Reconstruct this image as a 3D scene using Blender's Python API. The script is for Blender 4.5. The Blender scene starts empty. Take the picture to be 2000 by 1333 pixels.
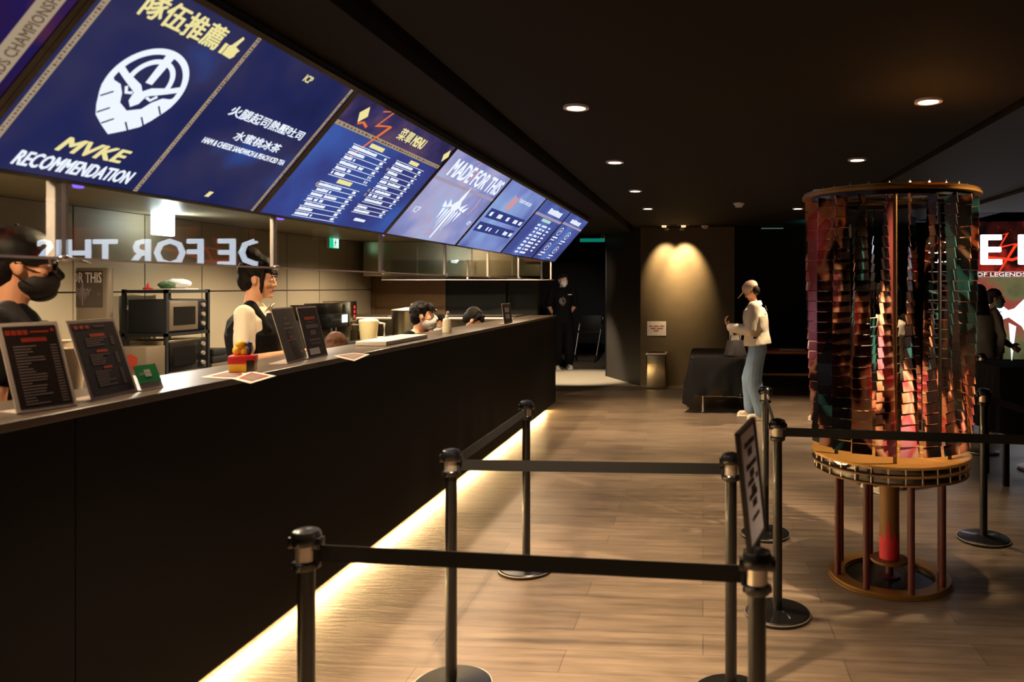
import bpy, bmesh, math, random
from mathutils import Vector, Matrix, noise, Euler
random.seed(7)
C = bpy.context.scene.collection
PI = math.pi
SC = bpy.context.scene

# ------------------------------------------------------------------ camera, world, exposure
FPX, PX0, PY0, EYE = 1450., 1263., 560., 1.6
YAW = math.atan(110 / FPX); sY, cY = math.sin(YAW), math.cos(YAW)
cam = bpy.data.cameras.new('camera'); co = bpy.data.objects.new('camera', cam); C.objects.link(co)
co.location = (0, 0, EYE); co.rotation_euler = (PI / 2, 0, YAW)
cam.sensor_width = 36; cam.lens = FPX / 2000 * 36
cam.shift_x = -(PX0 - 1000) / 2000; cam.shift_y = -(666.5 - PY0) / 2000
cam.clip_end = 100; cam.clip_start = .05
cam.dof.use_dof = True; cam.dof.focus_distance = 7.0; cam.dof.aperture_fstop = 3.2
SC.camera = co
W = bpy.data.worlds.new('world'); SC.world = W; W.use_nodes = True
W.node_tree.nodes['Background'].inputs[0].default_value = (.9, .8, .75, 1)
W.node_tree.nodes['Background'].inputs[1].default_value = .004
SC.view_settings.view_transform = 'Standard'; SC.view_settings.look = 'None'
SC.view_settings.gamma = 1; SC.view_settings.exposure = 0.0


def ray(px, py):
    r = (px - PX0) / FPX; u = (PY0 - py) / FPX
    return Vector((-sY + r * cY, cY + r * sY, u))


def onz(px, py, z=0.):
    d = ray(px, py); return Vector((0, 0, EYE)) + d * ((z - EYE) / d.z)


def onx(px, py, x):
    d = ray(px, py); return Vector((0, 0, EYE)) + d * (x / d.x)


def ony(px, py, y):
    d = ray(px, py); return Vector((0, 0, EYE)) + d * (y / d.y)


def fwd(px, py, f):
    return Vector((0, 0, EYE)) + ray(px, py) * f


# ------------------------------------------------------------------ materials
def lin(c):
    return tuple(((v / 255) / 12.92 if v / 255 <= .04045 else ((v / 255 + .055) / 1.055) ** 2.4) for v in c) + (1,)


def mat(name, rgb, rough=.5, metal=0., emit=None, es=1., var=0., scale=8., bump=0., coat=0., trans=0., spec=.5):
    m = bpy.data.materials.new(name); m.use_nodes = True
    nt = m.node_tree; b = nt.nodes['Principled BSDF']
    b.inputs['Base Color'].default_value = lin(rgb)
    b.inputs['Roughness'].default_value = rough; b.inputs['Metallic'].default_value = metal
    b.inputs['Coat Weight'].default_value = coat; b.inputs['Specular IOR Level'].default_value = spec
    b.inputs['Transmission Weight'].default_value = trans
    if emit:
        b.inputs['Emission Color'].default_value = lin(emit); b.inputs['Emission Strength'].default_value = es
    if var or bump:
        tc = nt.nodes.new('ShaderNodeTexCoord'); n = nt.nodes.new('ShaderNodeTexNoise')
        n.inputs['Scale'].default_value = scale; n.inputs['Detail'].default_value = 6
        nt.links.new(tc.outputs['Object'], n.inputs['Vector'])
        if var:
            r = nt.nodes.new('ShaderNodeMix'); r.data_type = 'RGBA'
            a = lin(rgb)
            r.inputs[6].default_value = tuple(max(0, v * (1 - var)) for v in a[:3]) + (1,)
            r.inputs[7].default_value = tuple(min(1, v * (1 + var)) for v in a[:3]) + (1,)
            nt.links.new(n.outputs['Fac'], r.inputs[0]); nt.links.new(r.outputs[2], b.inputs['Base Color'])
        if bump:
            bp = nt.nodes.new('ShaderNodeBump'); bp.inputs['Strength'].default_value = bump; bp.inputs['Distance'].default_value = .01
            nt.links.new(n.outputs['Fac'], bp.inputs['Height']); nt.links.new(bp.outputs[0], b.inputs['Normal'])
    return m


def emis(name, rgb, s=1.):
    m = bpy.data.materials.new(name); m.use_nodes = True; nt = m.node_tree; nt.nodes.clear()
    e = nt.nodes.new('ShaderNodeEmission'); o = nt.nodes.new('ShaderNodeOutputMaterial')
    e.inputs[0].default_value = lin(rgb); e.inputs[1].default_value = s
    nt.links.new(e.outputs[0], o.inputs[0]); return m


def display(name, stops, scale=1.2, s=1., seed=0., stretch=(1, 1, 1), detail=3.):
    """the moving-image content of a lit screen: soft clouds of its own colours"""
    m = bpy.data.materials.new(name); m.use_nodes = True; nt = m.node_tree; nt.nodes.clear()
    e = nt.nodes.new('ShaderNodeEmission'); o = nt.nodes.new('ShaderNodeOutputMaterial')
    tc = nt.nodes.new('ShaderNodeTexCoord'); mp = nt.nodes.new('ShaderNodeMapping')
    mp.inputs['Location'].default_value = (seed, seed * 1.7, 0); mp.inputs['Scale'].default_value = stretch
    n = nt.nodes.new('ShaderNodeTexNoise'); n.inputs['Scale'].default_value = scale; n.inputs['Detail'].default_value = detail
    r = nt.nodes.new('ShaderNodeValToRGB'); cr = r.color_ramp
    while len(cr.elements) < len(stops): cr.elements.new(.5)
    for el, (p, c) in zip(cr.elements, stops): el.position = p; el.color = lin(c)
    L = nt.links
    L.new(tc.outputs['Object'], mp.inputs[0]); L.new(mp.outputs[0], n.inputs['Vector']); L.new(n.outputs['Fac'], r.inputs[0])
    L.new(r.outputs[0], e.inputs[0]); e.inputs[1].default_value = s; L.new(e.outputs[0], o.inputs[0])
    return m


M = dict(
    black=mat('matte_black', (18, 17, 17), .55, var=.25, scale=20),
    blackp=mat('black_paint', (26, 23, 20), .62, var=.2, scale=3, bump=.05),
    counter=mat('black_laminate', (6, 5, 5), .6, var=.2, scale=6, spec=.15),
    ledge=mat('ledge_laminate', (82, 70, 58), .32, var=.15, scale=14),
    ceil=mat('dark_ceiling_paint', (22, 17, 12), .8, var=.15, scale=2, spec=.2),
    backwall=mat('dark_brown_plaster', (96, 80, 54), .55, var=.12, scale=5, bump=.35),
    beige=mat('beige_wall_panel', (176, 160, 132), .42, var=.04, scale=2),
    beigedark=mat('brown_wall_panel', (140, 104, 66), .45, var=.08, scale=2),
    seam=mat('panel_joint', (60, 40, 30), .7),
    chrome=mat('brushed_chrome', (225, 212, 200), .36, .85),
    steel=mat('stainless_steel', (190, 178, 150), .24, 1., var=.15, scale=3),
    darksteel=mat('dark_steel', (70, 66, 60), .35, 1.),
    whitemetal=mat('white_metal', (225, 215, 218), .45),
    greymetal=mat('grey_metal', (120, 105, 85), .4, .4),
    brass=mat('brass_laminate', (170, 125, 60), .38, .6, var=.12, scale=9),
    brassd=mat('bronze_board', (140, 100, 55), .5, .3, var=.15, scale=9),
    rod=mat('oxblood_rod', (92, 34, 30), .45, var=.15, scale=12),
    redpaint=mat('red_paint', (225, 45, 60), .5, var=.1, scale=8),
    rubber=mat('black_rubber', (14, 14, 14), .7),
    capblack=mat('black_plastic', (16, 15, 15), .3, coat=.3),
    belt=mat('black_webbing', (17, 16, 15), .8, var=.3, scale=60),
    pole=mat('black_pole', (18, 17, 17), .32, coat=.2),
    acry=mat('acrylic_edge', (190, 175, 165), .25, var=.05),
    paper=mat('white_paper', (225, 215, 200), .7, var=.05),
    print_=mat('dark_print', (34, 22, 18), .5, var=.2, scale=8),
    orange=mat('orange_print', (205, 80, 25), .6), dimorange=mat('rust_print', (150, 45, 25), .6),
    greyprint=mat('grey_print', (120, 105, 100), .6), whiteprint=mat('white_print', (225, 220, 215), .6),
    red=mat('red_plastic', (190, 25, 20), .4), yellow=mat('yellow_plastic', (220, 165, 30), .45),
    green=mat('green_card', (10, 150, 75), .5), blue=mat('navy_plastic', (35, 45, 90), .4),
    skin=mat('skin', (226, 168, 132), .5, var=.06, scale=10), skin2=mat('skin_tan', (212, 150, 112), .5, var=.06, scale=10),
    hair=mat('black_hair', (20, 14, 11), .68, var=.5, scale=60, bump=.5, spec=.22), darkbrown=mat('dark_brown_hair', (48, 30, 22), .5, var=.4, scale=60, bump=.4), brownhair=mat('brown_hair', (76, 44, 24), .65, var=.4, scale=60, bump=.5, spec=.25),
    lip=mat('lips', (170, 60, 50), .4), eye=mat('eye_white', (225, 220, 215), .3), iris=mat('eye_iris', (20, 12, 8), .2),
    cloth=mat('black_cloth', (15, 14, 15), .9, var=.3, scale=25, spec=.2), vest=mat('charcoal_vest', (42, 36, 38), .85, var=.2, scale=25),
    whitecloth=mat('cream_cloth', (226, 212, 188), .85, var=.05, scale=20), jean=mat('light_denim', (128, 152, 180), .85, var=.18, scale=14),
    olive=mat('olive_cloth', (110, 98, 66), .85, var=.1, scale=15), greycloth=mat('grey_cloth', (130, 126, 120), .9, var=.15, scale=30),
    blackmask=mat('black_mask', (26, 20, 18), .7), whitemask=mat('white_mask', (225, 225, 220), .7), tealmask=mat('teal_mask', (120, 190, 185), .7),
    cap=mat('beige_cap', (222, 190, 165), .8, var=.05), rubberwhite=mat('white_sole', (230, 220, 200), .6),
    white=emis('screen_white', (235, 242, 255), 1.05), yell=emis('screen_yellow', (245, 232, 160), .95), gold=emis('screen_gold', (186, 164, 136), .75),
    goldd=emis('screen_dark_gold', (120, 96, 80), .6), orng=emis('screen_orange', (240, 120, 60), .9), pill=emis('screen_mint', (190, 230, 215), .9),
    dkblue=emis('screen_navy', (60, 70, 140), .8), navyink=emis('screen_ink', (36, 36, 70), .8), mauve=emis('screen_mauve', (176, 164, 192), .85), pink=emis('screen_pink', (225, 170, 185), .8),
    lamp=emis('lamp_warm', (255, 225, 180), 14), lampw=emis('lamp_white', (235, 250, 255), 9), led=emis('led_strip_warm', (255, 214, 150), 75),
    ledwarm=emis('led_worktop', (255, 225, 165), 3.), violet=emis('violet_reflection_glow', (120, 90, 255), 3), exitg=emis('exit_sign_green', (20, 170, 120), 2.5),
    exitw=emis('exit_sign_white', (220, 255, 240), 2.2), tealglow=emis('teal_glow', (10, 120, 100), .9),
    bigwhite=emis('wall_white', (225, 235, 255), 5.0), bigdim=emis('wall_caption', (235, 225, 220), 1.2), silver=emis('wall_silver', (225, 240, 235), 1.6),
    wallred=emis('wall_red', (235, 60, 30), 1.2),
)


def glassmat(name, f, tint=(255, 255, 255), rough=0.):
    m = bpy.data.materials.new(name); m.use_nodes = True; nt = m.node_tree; nt.nodes.clear()
    t = nt.nodes.new('ShaderNodeBsdfTransparent'); t.inputs[0].default_value = lin(tint)
    g = nt.nodes.new('ShaderNodeBsdfGlossy'); g.inputs['Roughness'].default_value = rough
    mx = nt.nodes.new('ShaderNodeMixShader'); mx.inputs[0].default_value = f
    o = nt.nodes.new('ShaderNodeOutputMaterial')
    nt.links.new(t.outputs[0], mx.inputs[1]); nt.links.new(g.outputs[0], mx.inputs[2]); nt.links.new(mx.outputs[0], o.inputs[0])
    return m


M['glass'] = glassmat('sneeze_guard_glass', .10, (235, 238, 235))
M['clear'] = glassmat('clear_acrylic', .08)


def floor_mat():
    m = bpy.data.materials.new('dark_wood_vinyl'); m.use_nodes = True; nt = m.node_tree; b = nt.nodes['Principled BSDF']; L = nt.links
    tc = nt.nodes.new('ShaderNodeTexCoord')
    br = nt.nodes.new('ShaderNodeTexBrick'); br.inputs['Scale'].default_value = 1
    br.inputs['Brick Width'].default_value = 1.2; br.inputs['Row Height'].default_value = .19; br.inputs['Mortar Size'].default_value = .0012
    br.inputs['Color1'].default_value = lin((132, 114, 95)); br.inputs['Color2'].default_value = lin((112, 96, 80)); br.inputs['Mortar'].default_value = lin((44, 34, 26))
    L.new(tc.outputs['Object'], br.inputs['Vector'])
    mp = nt.nodes.new('ShaderNodeMapping'); mp.inputs['Scale'].default_value = (1.6, 14, 1); L.new(tc.outputs['Object'], mp.inputs[0])
    n = nt.nodes.new('ShaderNodeTexNoise'); n.inputs['Scale'].default_value = 1.4; n.inputs['Detail'].default_value = 7; n.inputs['Roughness'].default_value = .62
    L.new(mp.outputs[0], n.inputs['Vector'])
    r = nt.nodes.new('ShaderNodeMapRange'); r.inputs[1].default_value = .3; r.inputs[2].default_value = .7; r.inputs[3].default_value = .6; r.inputs[4].default_value = 1.3
    L.new(n.outputs['Fac'], r.inputs[0])
    mx = nt.nodes.new('ShaderNodeVectorMath'); mx.operation = 'SCALE'; L.new(br.outputs['Color'], mx.inputs[0]); L.new(r.outputs[0], mx.inputs['Scale'])
    L.new(mx.outputs[0], b.inputs['Base Color'])
    n2 = nt.nodes.new('ShaderNodeTexNoise'); n2.inputs['Scale'].default_value = 2.2; n2.inputs['Detail'].default_value = 4; L.new(tc.outputs['Object'], n2.inputs['Vector'])
    r2 = nt.nodes.new('ShaderNodeMapRange'); r2.inputs[3].default_value = .28; r2.inputs[4].default_value = .5; L.new(n2.outputs['Fac'], r2.inputs[0])
    L.new(r2.outputs[0], b.inputs['Roughness'])
    mp3 = nt.nodes.new('ShaderNodeMapping'); mp3.inputs['Scale'].default_value = (3, 18, 1); L.new(tc.outputs['Object'], mp3.inputs[0])
    n3 = nt.nodes.new('ShaderNodeTexNoise'); n3.inputs['Scale'].default_value = 2.5; n3.inputs['Detail'].default_value = 5; L.new(mp3.outputs[0], n3.inputs['Vector'])
    bp = nt.nodes.new('ShaderNodeBump'); bp.inputs['Strength'].default_value = .35; bp.inputs['Distance'].default_value = .006
    L.new(n3.outputs['Fac'], bp.inputs['Height']); L.new(bp.outputs[0], b.inputs['Normal'])
    b.inputs['Specular IOR Level'].default_value = .5
    return m


M['floor'] = floor_mat()
M['tile'] = mat('pale_tile', (170, 152, 126), .45, var=.08, scale=3)


# ------------------------------------------------------------------ mesh helpers
class B:
    def __init__(s): s.bm = bmesh.new()

    def _x(s, vs, T):
        if T is not None:
            for v in vs: v.co = T @ v.co
        return s

    def box(s, a, b, T=None, bev=0., seg=2):
        a, b = Vector(a), Vector(b); c = (a + b) / 2; d = b - a
        r = bmesh.ops.create_cube(s.bm, size=1); vs = r['verts']
        for v in vs: v.co = Vector((v.co.x * d.x, v.co.y * d.y, v.co.z * d.z)) + c
        if bev:
            es = list({e for v in vs for e in v.link_edges})
            r = bmesh.ops.bevel(s.bm, geom=es + vs, offset=bev, segments=seg, affect='EDGES', profile=.5)
            vs = list({v for f in r['faces'] for v in f.verts})
            # all verts of this island
            st = list(vs); seen = set(vs)
            while st:
                v = st.pop()
                for e in v.link_edges:
                    o = e.other_vert(v)
                    if o not in seen: seen.add(o); st.append(o)
            vs = list(seen)
        return s._x(vs, T)

    def tube(s, pts, r, seg=10, caps=True, T=None):
        pts = [Vector(p) for p in pts]; n = len(pts); rs = r if isinstance(r, (list, tuple)) else [r] * n
        rings = []; up = None
        for i, p in enumerate(pts):
            d = (pts[min(i + 1, n - 1)] - pts[max(i - 1, 0)]).normalized()
            if up is None or abs(up.dot(d)) > .98: up = Vector((0, 0, 1)) if abs(d.z) < .9 else Vector((1, 0, 0))
            x = d.cross(up).normalized(); y = d.cross(x).normalized(); up = -y if False else up
            rings.append([s.bm.verts.new(p + (x * math.cos(2 * PI * k / seg) + y * math.sin(2 * PI * k / seg)) * rs[i]) for k in range(seg)])
        for a, b in zip(rings, rings[1:]):
            for k in range(seg): s.bm.faces.new((a[k], a[(k + 1) % seg], b[(k + 1) % seg], b[k]))
        if caps: s.bm.faces.new(rings[0][::-1]); s.bm.faces.new(rings[-1])
        return s._x([v for r_ in rings for v in r_], T)

    def lathe(s, prof, c=(0, 0, 0), seg=32, T=None, closed=False):
        c = Vector(c); rings = []; allv = []
        for (r, z) in prof:
            if r < 1e-6:
                v = s.bm.verts.new(c + Vector((0, 0, z))); rings.append([v] * seg); allv.append(v)
            else:
                ring = [s.bm.verts.new(c + Vector((r * math.cos(2 * PI * k / seg), r * math.sin(2 * PI * k / seg), z))) for k in range(seg)]
                rings.append(ring); allv += ring
        pairs = list(zip(rings, rings[1:])) + ([(rings[-1], rings[0])] if closed else [])
        for a, b in pairs:
            for k in range(seg):
                q = [a[k], a[(k + 1) % seg], b[(k + 1) % seg], b[k]]; u = []
                for v in q:
                    if v not in u: u.append(v)
                if len(u) > 2:
                    try: s.bm.faces.new(u)
                    except ValueError: pass
        return s._x(allv, T)

    def ring(s, ri, ro, z0, z1, c=(0, 0, 0), seg=48, T=None):
        return s.lathe([(ro, z0), (ro, z1), (ri, z1), (ri, z0)], c, seg, T, closed=True)

    def ell(s, c, r, rot=None, seg=20, T=None):
        c = Vector(c); r = Vector(r) if not isinstance(r, (int, float)) else Vector((r, r, r))
        q = bmesh.ops.create_uvsphere(s.bm, u_segments=seg, v_segments=max(6, seg // 2), radius=1)
        R = Euler(rot).to_matrix() if rot else Matrix.Identity(3)
        for v in q['verts']: v.co = R @ Vector((v.co.x * r.x, v.co.y * r.y, v.co.z * r.z)) + c
        return s._x(q['verts'], T)

    def cap(s, p0, r0, p1, r1, seg=14, T=None):
        """tapered capsule"""
        p0, p1 = Vector(p0), Vector(p1); d = (p1 - p0); L = d.length or 1e-4; d = d / L
        up = Vector((0, 0, 1)) if abs(d.z) < .9 else Vector((1, 0, 0))
        pts, rs = [], []
        for a in (85, 60, 35, 15): pts.append(p0 - d * r0 * math.sin(math.radians(a))); rs.append(r0 * math.cos(math.radians(a)))
        for k in range(5): t = k / 4; pts.append(p0 + d * L * t); rs.append(r0 + (r1 - r0) * t)
        for a in (15, 35, 60, 85): pts.append(p1 + d * r1 * math.sin(math.radians(a))); rs.append(r1 * math.cos(math.radians(a)))
        return s.tube(pts, rs, seg, True, T)

    def loft(s, rings, seg=24, T=None):
        """rings: (centre, rx, ry); local x axis kept, closed with rounded ends"""
        out = []; pts = [Vector(r[0]) for r in rings]; n = len(pts)
        for i, (c, rx, ry) in enumerate(rings):
            d = (pts[min(i + 1, n - 1)] - pts[max(i - 1, 0)]).normalized()
            x = Vector((1, 0, 0)); y = d.cross(x).normalized(); x = y.cross(d).normalized()
            out.append([s.bm.verts.new(pts[i] + x * rx * math.cos(2 * PI * k / seg) + y * ry * math.sin(2 * PI * k / seg)) for k in range(seg)])
        for a, b in zip(out, out[1:]):
            for k in range(seg): s.bm.faces.new((a[k], a[(k + 1) % seg], b[(k + 1) % seg], b[k]))
        s.bm.faces.new(out[0][::-1]); s.bm.faces.new(out[-1])
        return s._x([v for r_ in out for v in r_], T)

    def poly(s, pts, z0=0., z1=.002, T=None):
        a = [s.bm.verts.new((p[0], p[1], z0)) for p in pts]; b = [s.bm.verts.new((p[0], p[1], z1)) for p in pts]
        n = len(pts); s.bm.faces.new(a[::-1]); s.bm.faces.new(b)
        for k in range(n): s.bm.faces.new((a[k], a[(k + 1) % n], b[(k + 1) % n], b[k]))
        return s._x(a + b, T)

    def stroke(s, pts, w, z0=0., z1=.002, T=None):
        """flat brush stroke through pts; w constant or per point"""
        pts = [Vector((p[0], p[1])) for p in pts]; n = len(pts); ws = w if isinstance(w, (list, tuple)) else [w] * n
        l, r = [], []
        for i, p in enumerate(pts):
            d = (pts[min(i + 1, n - 1)] - pts[max(i - 1, 0)]).normalized(); q = Vector((-d.y, d.x)) * ws[i] / 2
            l.append(p + q); r.append(p - q)
        for i in range(n - 1): s.poly([l[i], r[i], r[i + 1], l[i + 1]], z0, z1, T)
        return s

    def text(s, body, x, y, h, w=None, z0=.004, th=.001, shear=0., bold=.0, align='L', T=None, mirror=False):
        """lettering with its lower-left corner at (x, y), letters h tall, squeezed to width w"""
        cu = bpy.data.curves.new('lettering', 'FONT'); cu.body = body; cu.shear = shear; cu.resolution_u = 2
        o = bpy.data.objects.new('lettering', cu); C.objects.link(o)
        dg = bpy.context.evaluated_depsgraph_get(); me = bpy.data.meshes.new_from_object(o.evaluated_get(dg))
        bpy.data.objects.remove(o); bpy.data.curves.remove(cu)
        if not me.vertices: return s
        xs = [v.co.x for v in me.vertices]; ys = [v.co.y for v in me.vertices]
        x0, x1, y0, y1 = min(xs), max(xs), min(ys), max(ys)
        ky = h / max(1e-4, y1 - y0); kx = (w / (x1 - x0)) if w else ky; W_ = (x1 - x0) * kx
        off = {'L': 0, 'C': -W_ / 2, 'R': -W_}[align]; out = []
        bd = bold * h * (1 if not w else min(1, kx / ky * 1.3))
        for q, (ox, oy) in enumerate([(0, 0)] + ([(bd, 0), (-bd, 0), (0, bd * .6), (0, -bd * .6), (bd * .8, bd * .5), (-bd * .8, bd * .5), (bd * .8, -bd * .5), (-bd * .8, -bd * .5)] if bold else [])):
            vs = [s.bm.verts.new((x + off + ox + (v.co.x - x0) * kx, y + oy + (v.co.y - y0) * ky, z0 + th + q * .00012)) for v in me.vertices]
            for p in me.polygons:
                try: s.bm.faces.new([vs[i] for i in p.vertices])
                except ValueError: pass
            out += vs
        bpy.data.meshes.remove(me)
        return s._x(out, T)

    def noise(s, amp, sc, seed=0.):
        s.bm.normal_update()
        for v in s.bm.verts:
            v.co += v.normal * amp * noise.noise(v.co * sc + Vector((seed, seed, seed)))
        return s

    def build(s, name, m, parent=None, smooth=True, T=None, flip=True, angle=35):
        if T is not None:
            for v in s.bm.verts: v.co = T @ v.co
        if flip: bmesh.ops.recalc_face_normals(s.bm, faces=s.bm.faces)
        me = bpy.data.meshes.new(name); s.bm.to_mesh(me); s.bm.free()
        me.materials.append(M[m] if isinstance(m, str) else m)
        if smooth:
            for p in me.polygons: p.use_smooth = True
            me.set_sharp_from_angle(angle=math.radians(angle))
        o = bpy.data.objects.new(name, me); C.objects.link(o)
        if parent: o.parent = parent
        return o

    def remesh(s, name, m, parent, vox=.008, smooth=4, T=None, namp=0., nsc=12., seed=0.):
        """melt all overlapping solids of this builder into one continuous skin"""
        bmesh.ops.recalc_face_normals(s.bm, faces=s.bm.faces)
        me = bpy.data.meshes.new(name); s.bm.to_mesh(me); s.bm.free()
        o = bpy.data.objects.new(name, me); C.objects.link(o)
        md = o.modifiers.new('r', 'REMESH'); md.mode = 'VOXEL'; md.voxel_size = vox
        sm = o.modifiers.new('s', 'SMOOTH'); sm.iterations = smooth; sm.factor = .5
        dg = bpy.context.evaluated_depsgraph_get(); me2 = bpy.data.meshes.new_from_object(o.evaluated_get(dg))
        bpy.data.objects.remove(o); bpy.data.meshes.remove(me); me2.name = name
        b = bmesh.new(); b.from_mesh(me2)
        if namp:
            b.normal_update(); sv = Vector((seed, seed * .7, seed * 1.3))
            for v in b.verts:
                q = Vector((v.co.x, v.co.y, v.co.z * .6)) * nsc + sv
                v.co += v.normal * namp * (noise.noise(q) + .5 * noise.noise(q * 2.3))
        if T is not None:
            for v in b.verts: v.co = T @ v.co
        b.to_mesh(me2); b.free()
        me2.materials.clear(); me2.materials.append(M[m] if isinstance(m, str) else m)
        for p in me2.polygons: p.use_smooth = True
        o = bpy.data.objects.new(name, me2); C.objects.link(o); o.parent = parent
        return o


def thing(name, label, cat, loc=(0, 0, 0), rz=0., group=None, rot=None, M4=None):
    o = bpy.data.objects.new(name, None); C.objects.link(o); o.empty_display_size = .1
    if M4 is not None: o.matrix_world = M4
    else:
        o.location = loc; o.rotation_euler = rot if rot else (0, 0, rz)
    o['label'] = label; o['category'] = cat
    if group: o['group'] = group
    return o


def tag(o, label, cat, group=None):
    o['label'] = label; o['category'] = cat
    if group: o['group'] = group
    return o


def struct(name, b, m, smooth=False, label=None):
    o = b.build(name, m, None, smooth); o['kind'] = 'structure'
    if label: o['label'] = label
    return o


def dup(root, loc, rz=None, label=None, group=None):
    r = root.copy(); C.objects.link(r); r.location = loc
    if rz is not None: r.rotation_euler = (0, 0, rz)
    if label: r['label'] = label
    if group: r['group'] = group
    for ch in list(root.children):
        c = ch.copy()
        if ch.type == 'LIGHT': c.data = ch.data
        C.objects.link(c); c.parent = r
        for g in ch.children:
            d = g.copy(); C.objects.link(d); d.parent = c
    return r


def spot(name, loc, energy, size, blend, color, parent=None, target=None, radius=.04):
    l = bpy.data.lights.new(name, 'SPOT'); l.energy = energy; l.spot_size = math.radians(size); l.spot_blend = blend; l.color = color; l.shadow_soft_size = radius
    o = bpy.data.objects.new(name, l); C.objects.link(o); o.location = loc
    if target is not None: o.rotation_euler = (Vector(target) - Vector(loc)).to_track_quat('-Z', 'Y').to_euler()
    if parent: o.parent = parent
    return o


# ------------------------------------------------------------------ setting
CX = -1.914          # counter front face
FARY = 11.87         # plane of the lit end wall
struct('floor', B().box((-6.2, -2.5, -.05), (11, FARY, 0)).box((-.95, FARY, -.05), (11, 19, 0)), 'floor')
struct('floor.001', B().box((-6.2, FARY, -.05), (-.95, 19, 0.001)), 'tile')
# ceiling: middle raft, grooves both sides, outer parts
struct('ceiling', B().box((-1.10, -2.5, 2.55), (1.60, 12.6, 2.62)).box((-6.2, -2.5, 2.62), (4.1, 19, 2.68)), 'ceil')
struct('ceiling.001', B().box((-2.6, -2.5, 2.50), (-1.17, 12.6, 2.619)), 'ceil')
struct('ceiling.002', B().box((1.68, -2.5, 2.55), (3.1, 12.6, 2.62)), 'blackp')
struct('ceiling.003', B().box((4.1, -2.5, 3.3), (11, 19, 3.36)), 'blackp')
# soffit steps towards the hall on the right
struct('trim_1', B().box((3.1, -2.5, 2.52), (4.1, 9.5, 2.619)), mat('grey_soffit', (52, 48, 54), .6, var=.1))
struct('trim_2', B().box((4.1, 6.0, 2.75), (4.3, 13.2, 3.3)).box((2.2, 12.7, 2.42), (4.1, 13.3, 2.62)), 'blackp')
# kitchen shell
KX = -4.75
struct('ceiling.004', B().box((KX - .1, .2, 2.215), (-2.02, 10.6, 2.26)), 'beige')
b = B()
y = 5.271 - .7235 * 8
while y < 10.2:
    y1 = min(y + .7235, 10.36)
    b.box((KX - .012, y + .007, 0.0), (KX, y1 - .007, 1.549)).box((KX - .012, y + .007, 1.561), (KX, y1 - .007, 2.21))
    y += .7235
struct('wall_left', b, 'beige')
struct('wall_left_backing', B().box((KX - .06, -1, 0), (KX - .012, 10.42, 2.6)), 'seam')
struct('wall_kitchen_end', B().box((-4.85, 10.42, 0), (-3.69, 10.52, 2.6)).box((KX - .02, 10.37, 0), (KX + .03, 10.42, 2.215)), 'beigedark')
struct('wall_partition', B().box((-3.69, 10.44, 0), (-2.36, 10.60, 2.6)).box((-2.98, 10.40, 0), (-2.80, 10.44, 2.6)), 'blackp')
struct('wall_kitchen_near', B().box((-6, -.2, 0), (-2.3, -.1, 2.6)), 'blackp')
# far end walls
struct('wall_back', B().box((-1.0, FARY, 0), (.50, FARY + .1, 2.6)), 'backwall')
struct('wall_back_right', B().box((.50, FARY - .02, 0), (3.5, FARY + .08, 2.6)), mat('black_end_wall', (14, 12, 10), .8, var=.2, scale=6, spec=.2))  # right part of the end wall in a near-black colour
p0, p1 = Vector((-1.0, FARY, 0)), Vector((-1.732, 13.16, 0)); d = (p1 - p0)
T = Matrix.Translation(p0) @ Matrix.Rotation(math.atan2(d.y, d.x), 4, 'Z')
struct('wall_oblique', B().box((0, -.1, 0), (d.length, 0, 2.6), T), mat('dark_brown_paint', (58, 50, 42), .6, var=.12, scale=3))
struct('wall_passage', B().box((-1.73, 13.12, 0), (-1.66, 18, 2.6)).box((-6.2, 18, 0), (-1.5, 18.1, 2.6)).box((-6.2, 10.6, 0), (-6.1, 18, 2.6)), 'black')
struct('wall_hall_end', B().box((2.0, 13.32, 0), (11, 13.42, 3.4)).box((11, -2.5, 0), (11.1, 13.4, 3.4)), 'black')
struct('wall_near', B().box((-6, -2.6, 0), (11, -2.5, 3.4)), 'black')
struct('baseboard_back', B().box((-1.0, FARY - .012, 0), (.49, FARY - .001, .02)), 'greymetal')


# ------------------------------------------------------------------ ceiling lamps
WARM = (1., .73, .46)


def make_downlight(label):
    t = thing('downlight', label, 'ceiling light', (-.667, 3.875, 2.55), group='round downlights in the ceiling')
    B().ring(.050, .068, -.012, 0, seg=28).build('trim_ring', 'whitemetal', t)
    B().lathe([(.0, -.006), (.049, -.006), (.049, -.001), (0, -.001)], seg=28).build('lens', 'lamp', t)
    spot('beam', (0, 0, -.03), 380, 64, .75, WARM, t, (0, 0, -3), .035)
    return t


dl = make_downlight('nearest of the four downlights over the queue lane by the counter')
for i, y in enumerate((5.6, 7.3, 8.97)):
    dup(dl, (-.667, y, 2.55), label=('second', 'third', 'farthest')[i] + ' of the four downlights over the queue lane by the counter')
for i, y in enumerate((3.88, 5.63, 7.4, 9.1)):
    r = dup(dl, (1.145, y, 2.55), label=('downlight straight above the spiral mirror sculpture', 'downlight just beyond the top of the mirror sculpture',
            'third downlight of the row that runs over the sculpture', 'farthest downlight of the row that runs over the sculpture')[i])
for o in list(C.objects):
    if o.type == 'LIGHT' and o.parent and o.parent.name.startswith('downlight') and o.parent.location.y > 8.5:
        o.data = o.data.copy(); o.data.energy = 380; o.data.spot_size = math.radians(78)
    elif o.type == 'LIGHT' and o.parent and o.parent.name.startswith('downlight') and o.parent.location.y > 5:
        o.data = o.data.copy(); o.data.energy = 190
for y in (.4, 2.1):     # the same rows go on behind the camera's edge of view
    spot('queue_lamp', (-.667, y, 2.52), 520, 84, .75, WARM, None, (-.667, y, 0), .035)
    spot('queue_lamp', (1.145, y, 2.52), 190, 80, .75, WARM, None, (1.145, y, 0), .035)
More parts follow.
